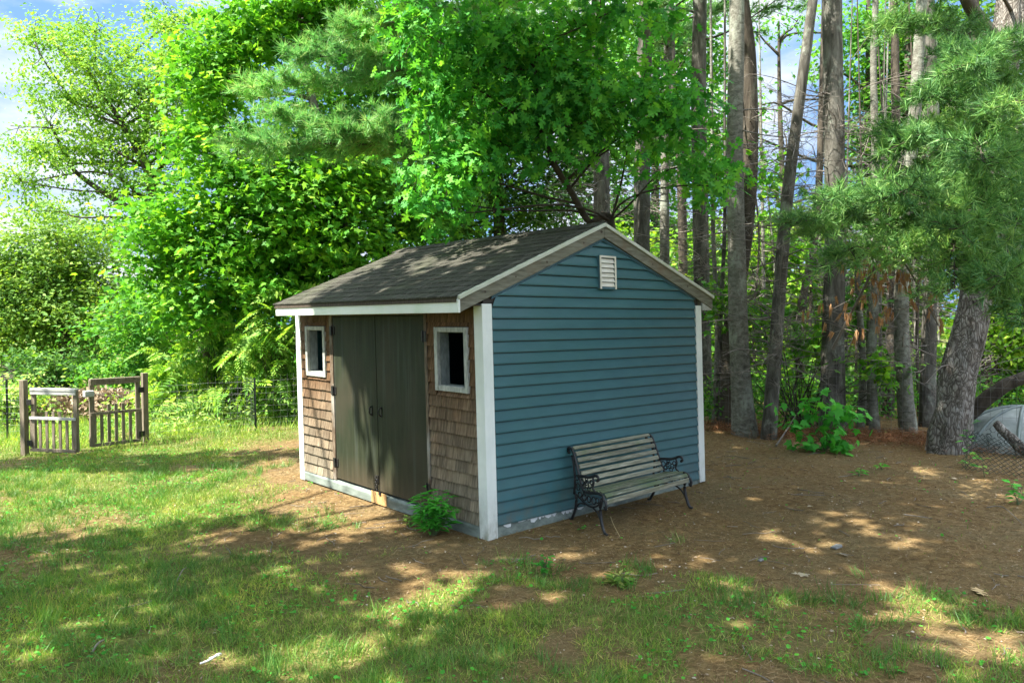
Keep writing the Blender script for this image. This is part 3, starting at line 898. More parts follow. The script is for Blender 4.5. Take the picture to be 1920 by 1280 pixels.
slats(prof_seat, .043, 'seat', M_SEAT, 5)
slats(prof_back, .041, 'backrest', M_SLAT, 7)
fs = MB(); fs.hexa([bp(.018, d, z) for d, z in ((-.045, .262), (-.022, .262), (-.03, .308), (-.055, .308))] + [bp(.982, d, z) for d, z in ((-.045, .262), (-.022, .262), (-.03, .308), (-.055, .308))])
fs.build('front_slat', M_SLAT, BN, .003)
for s in (0.0, 1.0):
    e = MB()
    T = lambda pts, r, n=20, sides=6: e.tube(smooth_line([bp(s, d, z) for d, z in pts], n), r, sides)
    T(prof_back[::-1] + prof_seat[::-1] + [(-.06, .285), (-.075, .25)], .013, 44)                # rim carrying the slats
    T([(1.08, .683), (1.13, .672), (1.13, .645), (1.09, .640)], .014, 12)                        # curl at the top
    T([(-.075, .25), (-.06, .225), (-.03, .232), (-.02, .25)], .011, 10)
    T([(.99, .62), (.93, .50), (.90, .38), (.93, .26)], .012, 16)                               # back stile
    T([(.05, .315), (.16, .24), (.36, .20), (.58, .21), (.80, .25), (.93, .26)], .009, 20)        # lower rail
    for c_, zc_, r_ in ((.80, .34, .032), (.84, .42, .024), (.30, .265, .032), (.45, .262, .028), (.60, .265, .032), (.19, .278, .022), (.74, .272, .026), (.90, .56, .02)):
        T([(c_ + r_ / .52 * math.cos(q), zc_ + r_ * math.sin(q)) for q in np.linspace(0, TAU, 11)], .006, 20, 5)
    en = e.build('end_frame', M_IRON, BN, 0, True)
    e = MB(); T([(.06, .30), (.10, .22), (.08, .13), (.02, .05), (-.03, .012), (-.10, .004)], [.017 - .004 * k / 21 for k in range(22)], 22)
    T([(.34, .20), (.20, .17), (.10, .12)], .008, 12); e.build('leg', M_IRON, en, 0, True)
    e = MB(); T([(.88, .27), (.86, .20), (.90, .11), (.98, .04), (1.02, .01), (1.08, .004)], [.016 - .004 * k / 21 for k in range(22)], 22)
    T([(.55, .205), (.74, .19), (.86, .14)], .008, 12); e.build('leg', M_IRON, en, 0, True)
    e = MB()
    T([(.76, .445), (.62, .455), (.45, .462), (.33, .480), (.24, .498), (.17, .490), (.165, .462), (.20, .455)], .014, 30)
    T([(.33, .478), (.30, .43), (.33, .38), (.25, .345)], .010, 16)
    for c_, zc_, r_ in ((.52, .395, .034), (.66, .40, .026), (.42, .39, .024), (.53, .435, .018), (.60, .365, .02), (.45, .352, .018), (.37, .425, .02), (.53, .395, .014)):
        T([(c_ + r_ / .52 * math.cos(q), zc_ + r_ * math.sin(q)) for q in np.linspace(0, TAU, 11)], .0055, 20, 5)
    e.build('armrest', M_IRON, en, 0, True)

# ------------------------------------------------------------------ gates
def gate(hinge, free, post, ztop, zmid, zbot, ptop, bars, label, sun_pale, pk):
    root = empty('garden_gate', (post[0], post[1], float(ground_h(*post[:2]))), label, 'gate', 'pair of garden gates')
    hinge = np.array(hinge, float); free = np.array(free, float)
    ax = np.array([free[0] - hinge[0], free[1] - hinge[1], 0]); Lw = np.linalg.norm(ax); ax /= Lw
    ay = np.array([-ax[1], ax[0], 0]); az = np.array([0, 0, 1.])
    if ay @ (CAM - np.array([*hinge[:2], 0])) * 1 < 0: ay = -ay
    O = np.array([hinge[0], hinge[1], 0])

    def bx(mb, a0, a1, t0, t1, z0, z1):
        mb.obox(O + ax * (a0 + a1) / 2 + ay * (t0 + t1) / 2 + az * (z0 + z1) / 2, ax, ay, az, (a1 - a0) / 2, (t1 - t0) / 2, (z1 - z0) / 2)
    p = MB(); g0 = float(ground_h(*post[:2])) - .1
    p.obox((post[0], post[1], (g0 + ptop) / 2), ax, ay, az, .043, .043, (ptop - g0) / 2); p.build('post', M_GATE, root, .004)
    for a in (.03, Lw - .03):
        m = MB(); bx(m, a - .036, a + .036, -.025, .018, zbot, ztop - .02); m.build('stile', M_GATE, root, .004)
        m = MB(); w = .048 if a < .1 else .044
        bx(m, a - w, a + w, .0185, .036, zbot + .05, zmid - .035) if a < .1 else bx(m, a - .055, a + .036, .0185, .036, zbot + .05, zmid - .035)
        m.build('stile_facing', M_GATE, root, .003)
    m = MB(); bx(m, 0, Lw, .019, .040, ztop - .10, ztop - .045); bx(m, 0, Lw, -.03, .046, ztop - .0445, ztop - .0); m.build('top_bar', M_GATEBAR if sun_pale else M_GATE, root, .004)  # sun falling on the left gate's bar is coloured in with the paler wood
    m = MB(); bx(m, -.005, Lw + .005, .0365, .058, zmid - .033, zmid + .012); m.build('middle_rail', M_GATEBAR if sun_pale else M_GATE, root, .003)
    m = MB(); bx(m, 0, Lw, .0365, .055, zbot - .005, zbot + .045); m.build('bottom_rail', M_GATE, root, .003)
    n = len(pk)
    for k, hgt in enumerate(pk):
        a = .11 + (Lw - .22) * (k + .5) / n
        m = MB(); bx(m, a - .025, a + .025, .0185, .036 if hgt < .01 else .0364, zbot - .02 if k in (1, 2, 3) else zbot + .03, zmid - .034 + hgt)
        m.build('picket', M_GATE, root, .003)
    for zz in (ztop - .22, zbot + .12):
        m = MB(); bx(m, -.055, .035, .044, .054, zz - .045, zz + .045); m.build('hinge', M_BLACK, root, .002)
    return root


gl = gate((-2.07, 8.62), (-1.58, 7.96), (-2.165, 8.70), .80, .35, -.17, .92, 1, 'left garden gate of weathered wood, its top bar coloured sunlit white', True, (0, .13, .13, .13, 0))
gr = gate((-.60, 8.32), (-1.36, 8.21), (-.49, 8.44), .92, .385, -.14, .965, 1, 'right garden gate of weathered brown wood hung on a taller post', False, (0, .16, .16, .16, 0))
# weathered block fixed to the right gate's free stile
m = MB(); q = at(166, 738, 12.0); m.obox(q, unit(np.array([.76, .11, 0])), unit(np.array([-.11, .76, 0])), (0, 0, 1), .07, .05, .05); m.build('latch_block', M_GATEBAR, gr, .01)

# ------------------------------------------------------------------ wire fences
def wire_fence(name, pts, h, posts, label, mat, mpost, dx=.12, dz=.11, r=.0018, lean=0):
    P = smooth_line([np.array([*p[:2], float(ground_h(*p[:2]))]) for p in pts], 80)
    P[:, 2] = ground_h(P[:, 0], P[:, 1])
    root = empty(name, P[0], label, 'fence')
    seg = np.r_[0, np.cumsum(np.linalg.norm(np.diff(P[:, :2], axis=0), axis=1))]
    S = lambda s: np.array([np.interp(s, seg, P[:, j]) for j in range(3)])
    lines = []
    for z in np.arange(.03, h, dz):
        sag = rng.uniform(-.01, .01)
        lines.append((np.array([S(s) + [0, 0, z + sag * math.sin(s * 2.1) + .015 * math.sin(s * 1.3 + z * 3)] for s in np.linspace(0, seg[-1], 60)]), r))
    for s in np.arange(0, seg[-1], dx):
        b = S(s); lines.append((np.array([b + [0, 0, .02], b + [rng.normal() * .01, rng.normal() * .01, h]]), r))
    V, F = tube_arrays(lines, 3); np_mesh('wire_mesh', V, F, mat, root)
    for (x, y, hh) in posts:
        g = float(ground_h(x, y)); m = MB()
        lx, ly = rng.normal() * .02, rng.normal() * .02
        for (a0, a1, b0, b1) in ((-.018, .018, -.004, .004), (-.004, .004, -.0235, -.0045)):
            m.hexa([(x + a0, y + b0, g - .1), (x + a1, y + b0, g - .1), (x + a1, y + b1, g - .1), (x + a0, y + b1, g - .1),
                    (x + a0 + lx, y + b0 + ly, g + hh), (x + a1 + lx, y + b0 + ly, g + hh), (x + a1 + lx, y + b1 + ly, g + hh), (x + a0 + lx, y + b1 + ly, g + hh)])
        m.build('post', mpost, root)
    return root


p480 = at(480, 812, 13.6)
wire_fence('wire_fence', [(-.45, 8.5), (.4, 8.25), (p480[0], p480[1]), (2.6, 7.6), (5, 7.0)], 1.0,
           [(p480[0], p480[1], .95), (3.4, 7.5, .95)], 'thin wire fence on dark steel posts running from the right gate to the shed', M_WIRE, M_TPOST)
a1, a2, a3 = at(391, 760, 16.5), at(362, 745, 18.5), at(336, 740, 20)
wire_fence('wire_fence', [(p480[0], p480[1]), a1, a2, a3], .95, [(a1[0], a1[1], 1.05), (a2[0], a2[1], 1.15), (a3[0], a3[1], 1.1)],
           'receding wire fence with dark posts among the ferny shrubs', M_WIRE, M_TPOST)
wl = at(14, 800, 13.5)
wire_fence('wire_fence', [(-2.2, 8.75), (wl[0], wl[1]), (-4.6, 10.5)], .95, [(wl[0], wl[1], 1.05)], 'wire fence with one thin post beyond the left gate', M_WIRE, M_TPOST)
R_ = [gnd(1290, 800), gnd(1420, 812), gnd(1560, 818), gnd(1690, 822), gnd(1800, 836), gnd(1960, 850)]
wire_fence('wire_fence', R_, 1.15, [], 'grey woven wire fence strung along the pine trunks', surf('dull woven wire', [(.3, (.09, .09, .085)), (.7, (.22, .22, .21))], 20, rough=.6, bmp=0, metal=.3), M_TPOST, .15, .13, .0019)
# chain link, sagging, in front of the pale dome
cl = empty('chain_link_fence', gnd(1815, 885), 'sagging dark chain link fence in front of the pale dome', 'fence')
A_, B_ = gnd(1800, 884), gnd(1965, 905)
dirv = B_ - A_; LL = np.linalg.norm(dirv); dirv /= LL; nrm = np.array([-dirv[1], dirv[0], 0])
lines = []; cell = .062
for k in np.arange(-.8, LL + .8, cell):
    for sg in (1, -1):
        pts = []
        for j in range(9):
            z = j / 8 * .50; s = k + sg * z
            if 0 <= s <= LL:
                zz = z * (.95 - .18 * math.sin(s / LL * math.pi)); bulge = .08 * math.sin(z * 6) + .12 * (z / .5) ** 3
                pts.append(A_ + dirv * s + nrm * bulge + [0, 0, zz + .02])
        if len(pts) > 1: lines.append((np.array(pts), .0026))
V, F = tube_arrays(lines, 4); np_mesh('link_mesh', V, F, M_LINK, cl)
# curled loose top of the chain link
lines = []
for k in range(46):
    s = rng.uniform(0, LL); c_ = A_ + dirv * s + nrm * rng.uniform(.05, .18) + [0, 0, .40 + .05 * rng.normal()]
    q = np.linspace(0, TAU * .8, 7) + rng.uniform(0, 6)
    u_ = unit(rng.normal(size=3) + dirv * 2)
    lines.append((np.array([c_ + .03 * (math.cos(a) * u_ + math.sin(a) * np.array([0, 0, 1.])) for a in q]), .0026))
V, F = tube_arrays(lines, 4); np_mesh('curled_top', V, F, M_LINK, cl)
# pale dome behind it
dc = at(1918, 868, 10.6); dr = np.array([.97, .97, .90])
dm = empty('dome_cover', dc, 'pale grey rounded dome with ribs behind the chain link fence', 'dome')
th = np.linspace(0, math.pi / 2, 16); ph = np.linspace(0, TAU, 41)
TH, PH = np.meshgrid(th, ph, indexing='ij')
V = np.stack([dc[0] + dr[0] * np.cos(TH) * np.cos(PH), dc[1] + dr[1] * np.cos(TH) * np.sin(PH), dc[2] - .12 + dr[2] * np.sin(TH)], -1).reshape(-1, 3)
i = (np.arange(15)[:, None] * 41 + np.arange(40)[None]).ravel(); F = np.stack([i, i + 1, i + 42, i + 41], 1)
np_mesh('shell', V, F, M_DOME, dm, True)
for k in range(10):
    p = TAU * k / 10 + .2
    t_ = np.linspace(0, math.pi / 2, 18)
    V, F = tube_arrays([(np.stack([dc[0] + dr[0] * 1.004 * np.cos(t_) * math.cos(p), dc[1] + dr[1] * 1.004 * np.cos(t_) * math.sin(p), dc[2] - .12 + dr[2] * 1.004 * np.sin(t_)], 1), .024)], 6)
    np_mesh('rib', V, F, M_RIB, dm, True)
V, F = tube_arrays([(np.stack([dc[0] + dr[0] * .985 * np.cos(ph), dc[1] + dr[1] * .985 * np.sin(ph), np.full(41, dc[2] + .12)], 1), .016)], 6)
np_mesh('hoop', V, F, M_RIB, dm, True)

# ------------------------------------------------------------------ sun direction
EL, AZ = math.radians(57), math.radians(20)
SUN = np.array([-math.cos(AZ) * math.cos(EL), math.sin(AZ) * math.cos(EL), math.sin(EL)])

# ------------------------------------------------------------------ trees on the left and behind the shed
def tree(name, base_pts, radii, blobs, ncl, nper, size, tmpl, clr, lmat, bmat, label, cat_='tree', group=None, nl=40, lr=.05, extra=(), **kw):
    V, F, P = bark_tube(base_pts, radii, 12, .08, 50, .3)
    root = empty(name, P[0], label, cat_, group)
    np_mesh('trunk', V, F, bmat, root, True)
    (CV, CF), cc = crown(blobs, ncl, nper, size, tmpl, clr, **kw)
    np_mesh('crown', CV, CF, lmat, root)
    lines = list(extra)
    bc = [np.array(b[0]) for b in blobs]
    main = limbs_to(P, bc, lr, lr * .35, n=10)
    lines += main
    allp = np.vstack([l[0] for l in main] + [np.asarray(e[0]) for e in extra]) if main else P
    for T_ in cc[rng.choice(len(cc), min(nl, len(cc)), False)]:
        d = np.linalg.norm(allp - T_, axis=1); i = int(np.argmin(d))
        lines.append(limb(allp[i], T_, lr * .28, .004, 6, .08, .08))
    LV, LF_ = tube_arrays(lines, 5)
    np_mesh('limbs', LV, LF_, bmat, root, True)
    return root


def A(*l):
    return [at(*q) for q in l]


def rooted(u, v, d):
    p = at(u, v, d); return np.array([p[0], p[1], float(ground_h(p[0], p[1])) - .1])


# fine leaved tall tree, upper left
D = 19
ex = []
for pl, r0, r1 in [([(300, 424), (247, 394), (180, 352), (139, 319), (116, 277), (95, 235)], .10, .03),
                   ([(290, 330), (330, 270), (352, 225), (375, 150)], .07, .02),
                   ([(285, 400), (245, 350), (215, 330), (170, 322), (110, 330), (40, 345)], .05, .012),
                   ([(279, 319), (230, 290), (150, 250), (90, 240), (20, 236)], .05, .01),
                   ([(247, 250), (190, 205), (140, 190), (80, 110), (60, 60)], .05, .01),
                   ([(265, 290), (280, 200), (300, 120), (310, 40)], .05, .01)]:
    L_ = smooth_line([at(u, v, D + .6 * math.sin(u * .05)) for u, v in pl], 18); ex.append((L_, np.linspace(r0, r1, 18)))
tree('slender_tree', [rooted(400, 700, D), *A((385, 620, D), (355, 530, D), (322, 455, D), (297, 400, D), (281, 330, D), (258, 280, D), (225, 225, D), (185, 165, D), (150, 105, D))],
     [.24, .22, .20, .18, .15, .12, .10, .07, .04, .02],
     [px_blob(*q) for q in [(150, 105, D, 105, 60, None, 1.1), (240, 165, D, 120, 80, None, 1.3), (80, 70, D, 50, 45), (330, 120, D, 110, 90, None, 1.2), (70, 275, D, 75, 35), (160, 280, D, 100, 45, None, 1.1),
      (40, 340, D, 60, 40), (250, 260, D, 90, 60), (330, 40, D, 80, 40), (200, 350, D, 80, 35, None, .7), (400, 200, D, 80, 100), (130, 190, D, 90, 50), (220, 430, D, 110, 25, None, .6), (330, 260, D, 90, 90), (400, 90, D, 90, 80), (180, 60, D, 80, 40, None, .6), (300, 350, D, 90, 60, None, .8), (100, 390, D, 80, 25, None, .5)]],
     1250, 30, .105, LEAF, .24, LM_LOCUST, M_BARKDARK, 'tall open tree with fine yellow green leaves against the sky', nl=420, lr=.04, extra=ex, flat=.35, shell=.5, droop=.5)

# round dense tree at the left edge
D = 23
tree('round_tree', [rooted(120, 760, D), *A((120, 640, D), (110, 520, D), (115, 420, D))], [.2, .16, .1, .04],
     [px_blob(*q) for q in [(110, 455, D, 110, 65), (60, 520, D, 110, 80), (190, 530, D, 80, 60), (20, 570, D, 90, 90), (110, 590, D, 140, 80), (-60, 540, D, 80, 90)]],
     850, 46, .15, LEAF, .50, LM_ROUND, M_BARKDARK, 'round topped dense tree standing behind the left gate', nl=40, shell=.3)

# big sunlit maple left of the shed
D = 15.5
tree('maple_tree', [rooted(640, 760, D + 1), *A((655, 600, D + 1), (650, 480, D + .8), (640, 380, D + .5), (600, 240, D), (570, 120, D), (560, 20, D))], [.17, .15, .14, .12, .09, .06, .03],
     [px_blob(*q) for q in [(400, 140, D, 90, 70), (470, 60, D, 110, 60), (560, 20, D + .4, 120, 60), (330, 430, D, 100, 70), (430, 330, D, 110, 90), (380, 240, D, 70, 70, None, .7), (540, 390, D, 130, 110, None, 1.2),
      (450, 470, D, 110, 80, None, 1.1), (520, 530, D, 100, 50), (640, 460, D + .5, 110, 100), (650, 330, D + .6, 110, 70), (380, 560, D, 90, 60), (300, 500, D, 60, 60, None, .7), (660, 20, D + .5, 120, 50)]],
     2500, 13, .135, MAPLE, .27, LM_MAPLE, M_BARK, 'big sunlit maple with bright green leaves left of the shed roof', nl=120, lr=.045, flat=.3, shell=.4)
# darker maple directly behind the shed's left roof edge
D = 18
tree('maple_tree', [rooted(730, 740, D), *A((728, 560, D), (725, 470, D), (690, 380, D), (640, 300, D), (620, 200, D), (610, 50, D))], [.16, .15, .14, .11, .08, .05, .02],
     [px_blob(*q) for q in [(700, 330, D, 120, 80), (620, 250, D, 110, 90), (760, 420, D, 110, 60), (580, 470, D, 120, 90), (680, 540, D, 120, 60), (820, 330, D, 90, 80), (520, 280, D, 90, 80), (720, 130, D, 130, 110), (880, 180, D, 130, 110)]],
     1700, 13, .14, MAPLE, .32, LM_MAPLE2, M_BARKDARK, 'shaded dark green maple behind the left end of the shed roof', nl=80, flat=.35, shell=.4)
# leaning trunk tree in the thicket
D = 17
tree('leaning_tree', [rooted(392, 705, D), *A((378, 620, D), (362, 570, D), (352, 535, D), (348, 480, D))], [.12, .11, .09, .06, .03],
     [px_blob(*q) for q in [(300, 560, D + 1, 90, 70), (430, 600, D + 1, 90, 60), (250, 620, D + 1.5, 90, 50), (480, 560, D + 1, 80, 60)]],
     420, 16, .15, LEAF, .3, LM_MAPLE2, M_BARKDARK, 'small tree with a leaning dark trunk in the thicket left of the shed', nl=40, lr=.03, flat=.4)

# bushes and ferny shrubs behind the left fence
def shrub(name, blobs, stems, ncl, nper, size, tmpl, clr, lmat, label, group=None, **kw):
    base = np.array(stems[0][0]); root = empty(name, base, label, 'shrub', group)
    (CV, CF), cc = crown(blobs, ncl, nper, size, tmpl, clr, **kw)
    np_mesh('foliage', CV, CF, lmat, root)
    lines = [limb(a, b_, .014, .005, 8, .05) for a, b_ in stems]
    for T_ in cc[::max(1, len(cc) // 30)]:
        lines.append(limb(base + [rng.normal() * .1, rng.normal() * .1, .05], T_, .012, .003, 7, .06))
    V, F = tube_arrays(lines, 4); np_mesh('stems', V, F, M_BRANCH, root)
    return root


def sh_at(u, vtop, vbot, d, ru, w=1):
    g = rooted(u, vbot, d); t = at(u, vtop, d)
    return g, t


for k, (u, vt, d, ru, rv, lm, tm, sz, n, nper, lab) in enumerate([
    (330, 690, 16.5, 80, 55, LM_SHRUB, FROND, .52, 60, 3, 'ferny shrub with drooping fronds just right of the right gate post'),
    (430, 650, 16.0, 80, 60, LM_SHRUB, FROND, .52, 70, 3, 'ferny sumac like shrub behind the receding fence posts'),
    (510, 610, 15.0, 60, 90, LM_SHRUB, FROND, .50, 80, 3, 'tall ferny shrub touching the left corner of the shed'),
    (400, 730, 15.5, 80, 35, LM_WEED, FROND, .42, 50, 3, 'low yellow green ferny shrub behind the tallest dark fence post'),
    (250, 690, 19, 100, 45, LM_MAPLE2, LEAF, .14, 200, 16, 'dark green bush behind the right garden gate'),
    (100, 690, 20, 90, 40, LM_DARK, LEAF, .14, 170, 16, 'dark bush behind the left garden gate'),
    (530, 740, 15, 50, 45, LM_SHRUB, LEAF, .10, 160, 14, 'leafy green bush beside the white left corner board'),
    (30, 740, 15.5, 60, 35, LM_WEED, LEAF, .10, 110, 14, 'yellow green bush at the left edge behind the thin post'),
    (280, 600, 20, 70, 60, LM_SHRUB, LEAF, .13, 200, 14, 'light green bush below the slender tree fork')]):
    c0 = at(u, vt, d); g0 = np.array([c0[0], c0[1], float(ground_h(c0[0], c0[1]))])
    s = d / FPX
    bl = [(c0, (ru * s, ru * s, rv * s)), (c0 - np.array([0, 0, rv * s * .9]), (ru * s * .8, ru * s * .8, rv * s * .7))]
    shrub('ferny_shrub' if tm is FROND else 'leafy_bush', bl, [(g0, c0)], n, nper, sz, tm, .22, lm, lab, shell=.5, droop=.45, flat=.5)
# brush heap and leaf pile behind the gate
c0 = gnd(185, 778)
bk = empty('leaf_pile', c0, 'heap of dry brown leaves behind the garden gates', 'leaf pile')
n = 2600; r_ = rng.random(n) ** .5; q = rng.random(n) * TAU
pos = np.stack([c0[0] + 1.5 * r_ * np.cos(q), c0[1] + 1.1 * r_ * np.sin(q), c0[2] + .02 + .55 * np.maximum(0, 1 - r_ ** 2) * rng.uniform(.7, 1, n)], 1)
V, F = scatter(*LEAF, pos, rng.normal(size=(n, 3)), rng.normal(size=(n, 3)) + [0, 0, 1.2], rng.uniform(.10, .18, n))
np_mesh('dry_leaves', V, F, leafmat('dry leaf', [(.18, .13, .08), (.30, .22, .145), (.42, .33, .24)], .1, (1, 1, 1), .8, .2), bk)
V, F = tube_arrays([limb(c0 + rng.normal(size=3) * [.7, .6, 0] + [0, 0, .3], c0 + rng.normal(size=3) * [1.0, .8, 0] + [0, 0, .5 + .2 * rng.random()], .012, .004, 6, .05) for _ in range(26)], 4)
np_mesh('sticks', V, F, M_TWIG, bk)
c0 = gnd(20, 745)
bk = empty('brush_heap', c0, 'tangle of grey cut brush at the left edge', 'brush heap')
V, F = tube_arrays([limb(c0 + rng.normal(size=3) * [1.1, .8, 0], c0 + rng.normal(size=3) * [1.2, .9, 0] + [0, 0, .6 + .5 * rng.random()], .013, .004, 6, .06) for _ in range(130)], 4)
np_mesh('sticks', V, F, M_TWIG, bk)

# ------------------------------------------------------------------ pine boughs
def bough(p0, p1, width, ntw, sag=.12, tlen=.5, step=.055, r=.02, tsize=.10, updir=.25, bare=.25):
    """main branch, side twigs in a flattened spray and needle tufts along them"""
    P, R = limb(p0, p1, r, r * .2, 16, .03, sag)
    lines = [(P, R)]; tp = []; td = []
    ax = unit(np.asarray(p1) - np.asarray(p0)); side = unit(np.cross(ax, [0, 0, 1.]))
    for k in range(ntw):
        t = bare + (1 - bare) * rng.random(); i = t * 15; i0 = int(min(i, 14)); q = P[i0] + (P[i0 + 1] - P[i0]) * (i - i0)
        sg = rng.choice([-1, 1]); L_ = tlen * rng.uniform(.5, 1.1) * (1.15 - .5 * t)
        d = unit(ax * rng.uniform(.4, 1.0) + side * sg * rng.uniform(.3, 1.0) * width + np.array([0, 0, rng.normal() * .28 + updir * .4]))
        e = q + d * L_ + np.array([0, 0, -.06 * L_])
        T_, TR = limb(q, e, r * .25, .0022, 7, .05, .08); lines.append((T_, TR))
        m = max(2, int(L_ / step)); f = np.linspace(.3, 1, m)
        for g in f:
            j = g * 6; j0 = int(min(j, 5)); c_ = T_[j0] + (T_[j0 + 1] - T_[j0]) * (j - j0)
            tp.append(c_); td.append(d + rng.normal(size=3) * .35 + [0, 0, updir])
            if rng.random() < .55:
                tp.append(c_ + rng.normal(size=3) * .05); td.append(d + rng.normal(size=3) * .7 + [0, 0, updir])
    return lines, np.array(tp), np.array(td), tsize


def needles(blist):
    out = []
    for tp, td, ts in blist:
        k = rng.integers(0, 4, len(tp))
        for j in range(4):
            s = k == j
            if s.any():
                out.append(scatter(*TUFTS[j], tp[s], td[s], rng.normal(size=(s.sum(), 3)), rng.uniform(.8, 1.25, s.sum()) * ts))
    return cat(out)


def bare_twigs(P, R, n, lmin, lmax, z0, z1, sub=4, bias=None, rr=.009):
    """dead side branches on a trunk"""
    lines = []
    for _ in range(n):
        z = rng.uniform(z0, z1); i = int(np.argmin(abs(P[:, 2] - z))); q = P[i]
        d = rng.normal(size=3) * [1, 1, .25] + [0, 0, .12]
        if bias is not None: d = d + bias
        d = unit(d); L_ = rng.uniform(lmin, lmax)
        T_, TR = limb(q, q + d * L_ + [0, 0, -.12 * L_], rr * rng.uniform(.7, 1.6), .0025, 9, .07, .12)
        lines.append((T_, TR))
        for _ in range(sub):
            j = rng.integers(2, 8); d2 = unit(d + rng.normal(size=3) * .75)
            T2, R2 = limb(T_[j], T_[j] + d2 * L_ * rng.uniform(.2, .5), rr * .45, .002, 6, .08, .1)
            lines.append((T2, R2))
            for _ in range(2):
                jj = rng.integers(1, 5); d3 = unit(d2 + rng.normal(size=3) * .8)
                lines.append(limb(T2[jj], T2[jj] + d3 * L_ * rng.uniform(.08, .22), rr * .25, .0015, 4, .08, 0))
    return lines


def pine(pts, radii, bmat, label, name='pine_tree', twigs=(14, .5, 1.5, 1.5, 6.5), boughs=(), lm=LM_NEEDLE, rough=.07, flare=.22, sides=16, group='tree trunks along the right fence', high=True, tw_bias=None, extra_limbs=()):
    V, F, P = bark_tube(pts, radii, sides, rough, 70, flare)
    root = empty(name, P[0], label, 'tree', group)
    np_mesh('trunk', V, F, bmat, root, True)
    if twigs:
        lines = bare_twigs(P, None, *twigs[:1], twigs[1], twigs[2], P[0][2] + twigs[3], P[0][2] + twigs[4], bias=tw_bias)
        V, F = tube_arrays(lines, 4); np_mesh('dead_branches', V, F, M_TWIG, root)
    lines = list(extra_limbs); tl = []
    for bgh in boughs:
        l, tp, td, ts = bough(*bgh[0], **bgh[1]); lines += l; tl.append((tp, td, ts))
    if high:                                             # needled head far above the picture
        topz = P[-1][2]
        for k in range(5):
            z = topz - rng.uniform(0, 2.6); i = int(np.argmin(abs(P[:, 2] - z))); q = P[i]
            a_ = rng.random() * TAU; L_ = rng.uniform(.9, 2.0)
            l, tp, td, ts = bough(q, q + np.array([math.cos(a_) * L_, math.sin(a_) * L_, .25 * L_]), .9, 12, tlen=.7, step=.12, r=.025, tsize=.2)
            lines += l; tl.append((tp, td, ts))
    if lines:
        V, F = tube_arrays(lines, 5); np_mesh('limbs', V, F, M_BRANCH, root, True)
    if tl:
        V, F = needles(tl); np_mesh('crown', V, F, lm, root)
    return root


def trunk_line(pl, d, top=9.5):
    """photo points (u, v) of a trunk at depth d, prolonged upwards to a height of top metres"""
    pts = [at(u, v, d) for u, v in pl]
    g = pts[0]; pts[0] = np.array([g[0], g[1], float(ground_h(g[0], g[1])) - .12])
    e = unit(pts[-1] - pts[-2]); k = (top - pts[-1][2]) / max(e[2], .3)
    if k > 0: pts.append(pts[-1] + e * k)
    return pts


# pine behind the shed peak: carries the soft boughs over the roof
bl = []
for p0, p1, w, n in [((1120, 215, 13.4), (450, 268, 10.6), .9, 120), ((1120, 180, 13.4), (500, 215, 11.0), .9, 120), ((1118, 130, 13.4), (470, 165, 11.4), .9, 100),
                     ((1118, 90, 13.4), (560, 110, 11.2), .9, 110), ((1115, 40, 13.4), (640, 60, 11.6), .9, 80), ((1120, 230, 13.2), (640, 260, 11.2), .8, 70), ((1118, 0, 13.4), (760, 5, 12), .9, 60)]:
    bl.append(((at(*p0), at(*p1), w, n), dict(tlen=.62, step=.075, r=.032, tsize=.17, sag=.05, bare=.40)))
pine(trunk_line([(1128, 780), (1129, 420), (1126, 200), (1122, 0)], 13.6), [.16, .14, .13, .12, .05], M_BARK, 'pine rising directly behind the shed peak, with soft needled boughs', boughs=bl, lm=LM_NEEDLELT,
     twigs=(46, 1.0, 2.4, 2.0, 4.6), tw_bias=np.array([-.9, .1, -.1]))
pine(trunk_line([(1205, 790), (1204, 440), (1207, 200), (1212, 0)], 14.2), [.17, .15, .14, .13, .05], M_BARK, 'dark straight pine trunk right of the shed peak', twigs=(57, 0.8, 2.0, 1.0, 6.2))
pine(trunk_line([(1247, 790), (1246, 440), (1248, 250), (1256, 0)], 14.8), [.10, .09, .085, .08, .04], M_BARKGREY, 'thin grey trunk between two dark pines above the right roof slope', twigs=(23, 0.6, 1.5, 1.0, 6.0))
pine(trunk_line([(1316, 778), (1318, 660), (1313, 400), (1310, 180), (1312, 0)], 14.5), [.17, .15, .145, .14, .13, .05], M_BARK, 'brown pine trunk just right of the right roof eave', twigs=(37, 0.6, 1.7, 1.0, 6.2))
e_l = []
pine(trunk_line([(1398, 818), (1388, 690), (1382, 500), (1378, 300), (1380, 120), (1382, 0)], 12.0), [.17, .148, .138, .128, .12, .112, .05], M_BARKGREY, 'thick smooth grey trunk with pale lichen, first right of the shed', twigs=(37, 0.6, 1.6, 1.0, 5.4))
pine(trunk_line([(1368, 800), (1368, 700), (1372, 600), (1392, 480), (1404, 300), (1402, 120), (1390, 0)], 12.9), [.15, .13, .12, .13, .15, .14, .12, .05], M_BARKDARK, 'dark trunk leaning behind the thick grey trunk', twigs=(27, 0.6, 1.6, 1.0, 5.8))
pine(trunk_line([(1440, 824), (1452, 680), (1462, 540), (1475, 380), (1492, 240), (1508, 120), (1524, 0)], 11.7), [.105, .092, .09, .085, .08, .075, .07, .03], M_BARK, 'slim trunk leaning right, beside the thick grey trunk', twigs=(90, 0.6, 1.4, 1.0, 4.8))
pine(trunk_line([(1560, 812), (1562, 640), (1566, 430), (1564, 260), (1562, 120), (1560, 0)], 12.3), [.18, .165, .155, .155, .15, .145, .06], M_BARK, 'thick dark pine trunk rising behind the maple sapling', twigs=(61, 0.7, 1.7, 1.0, 5.6))
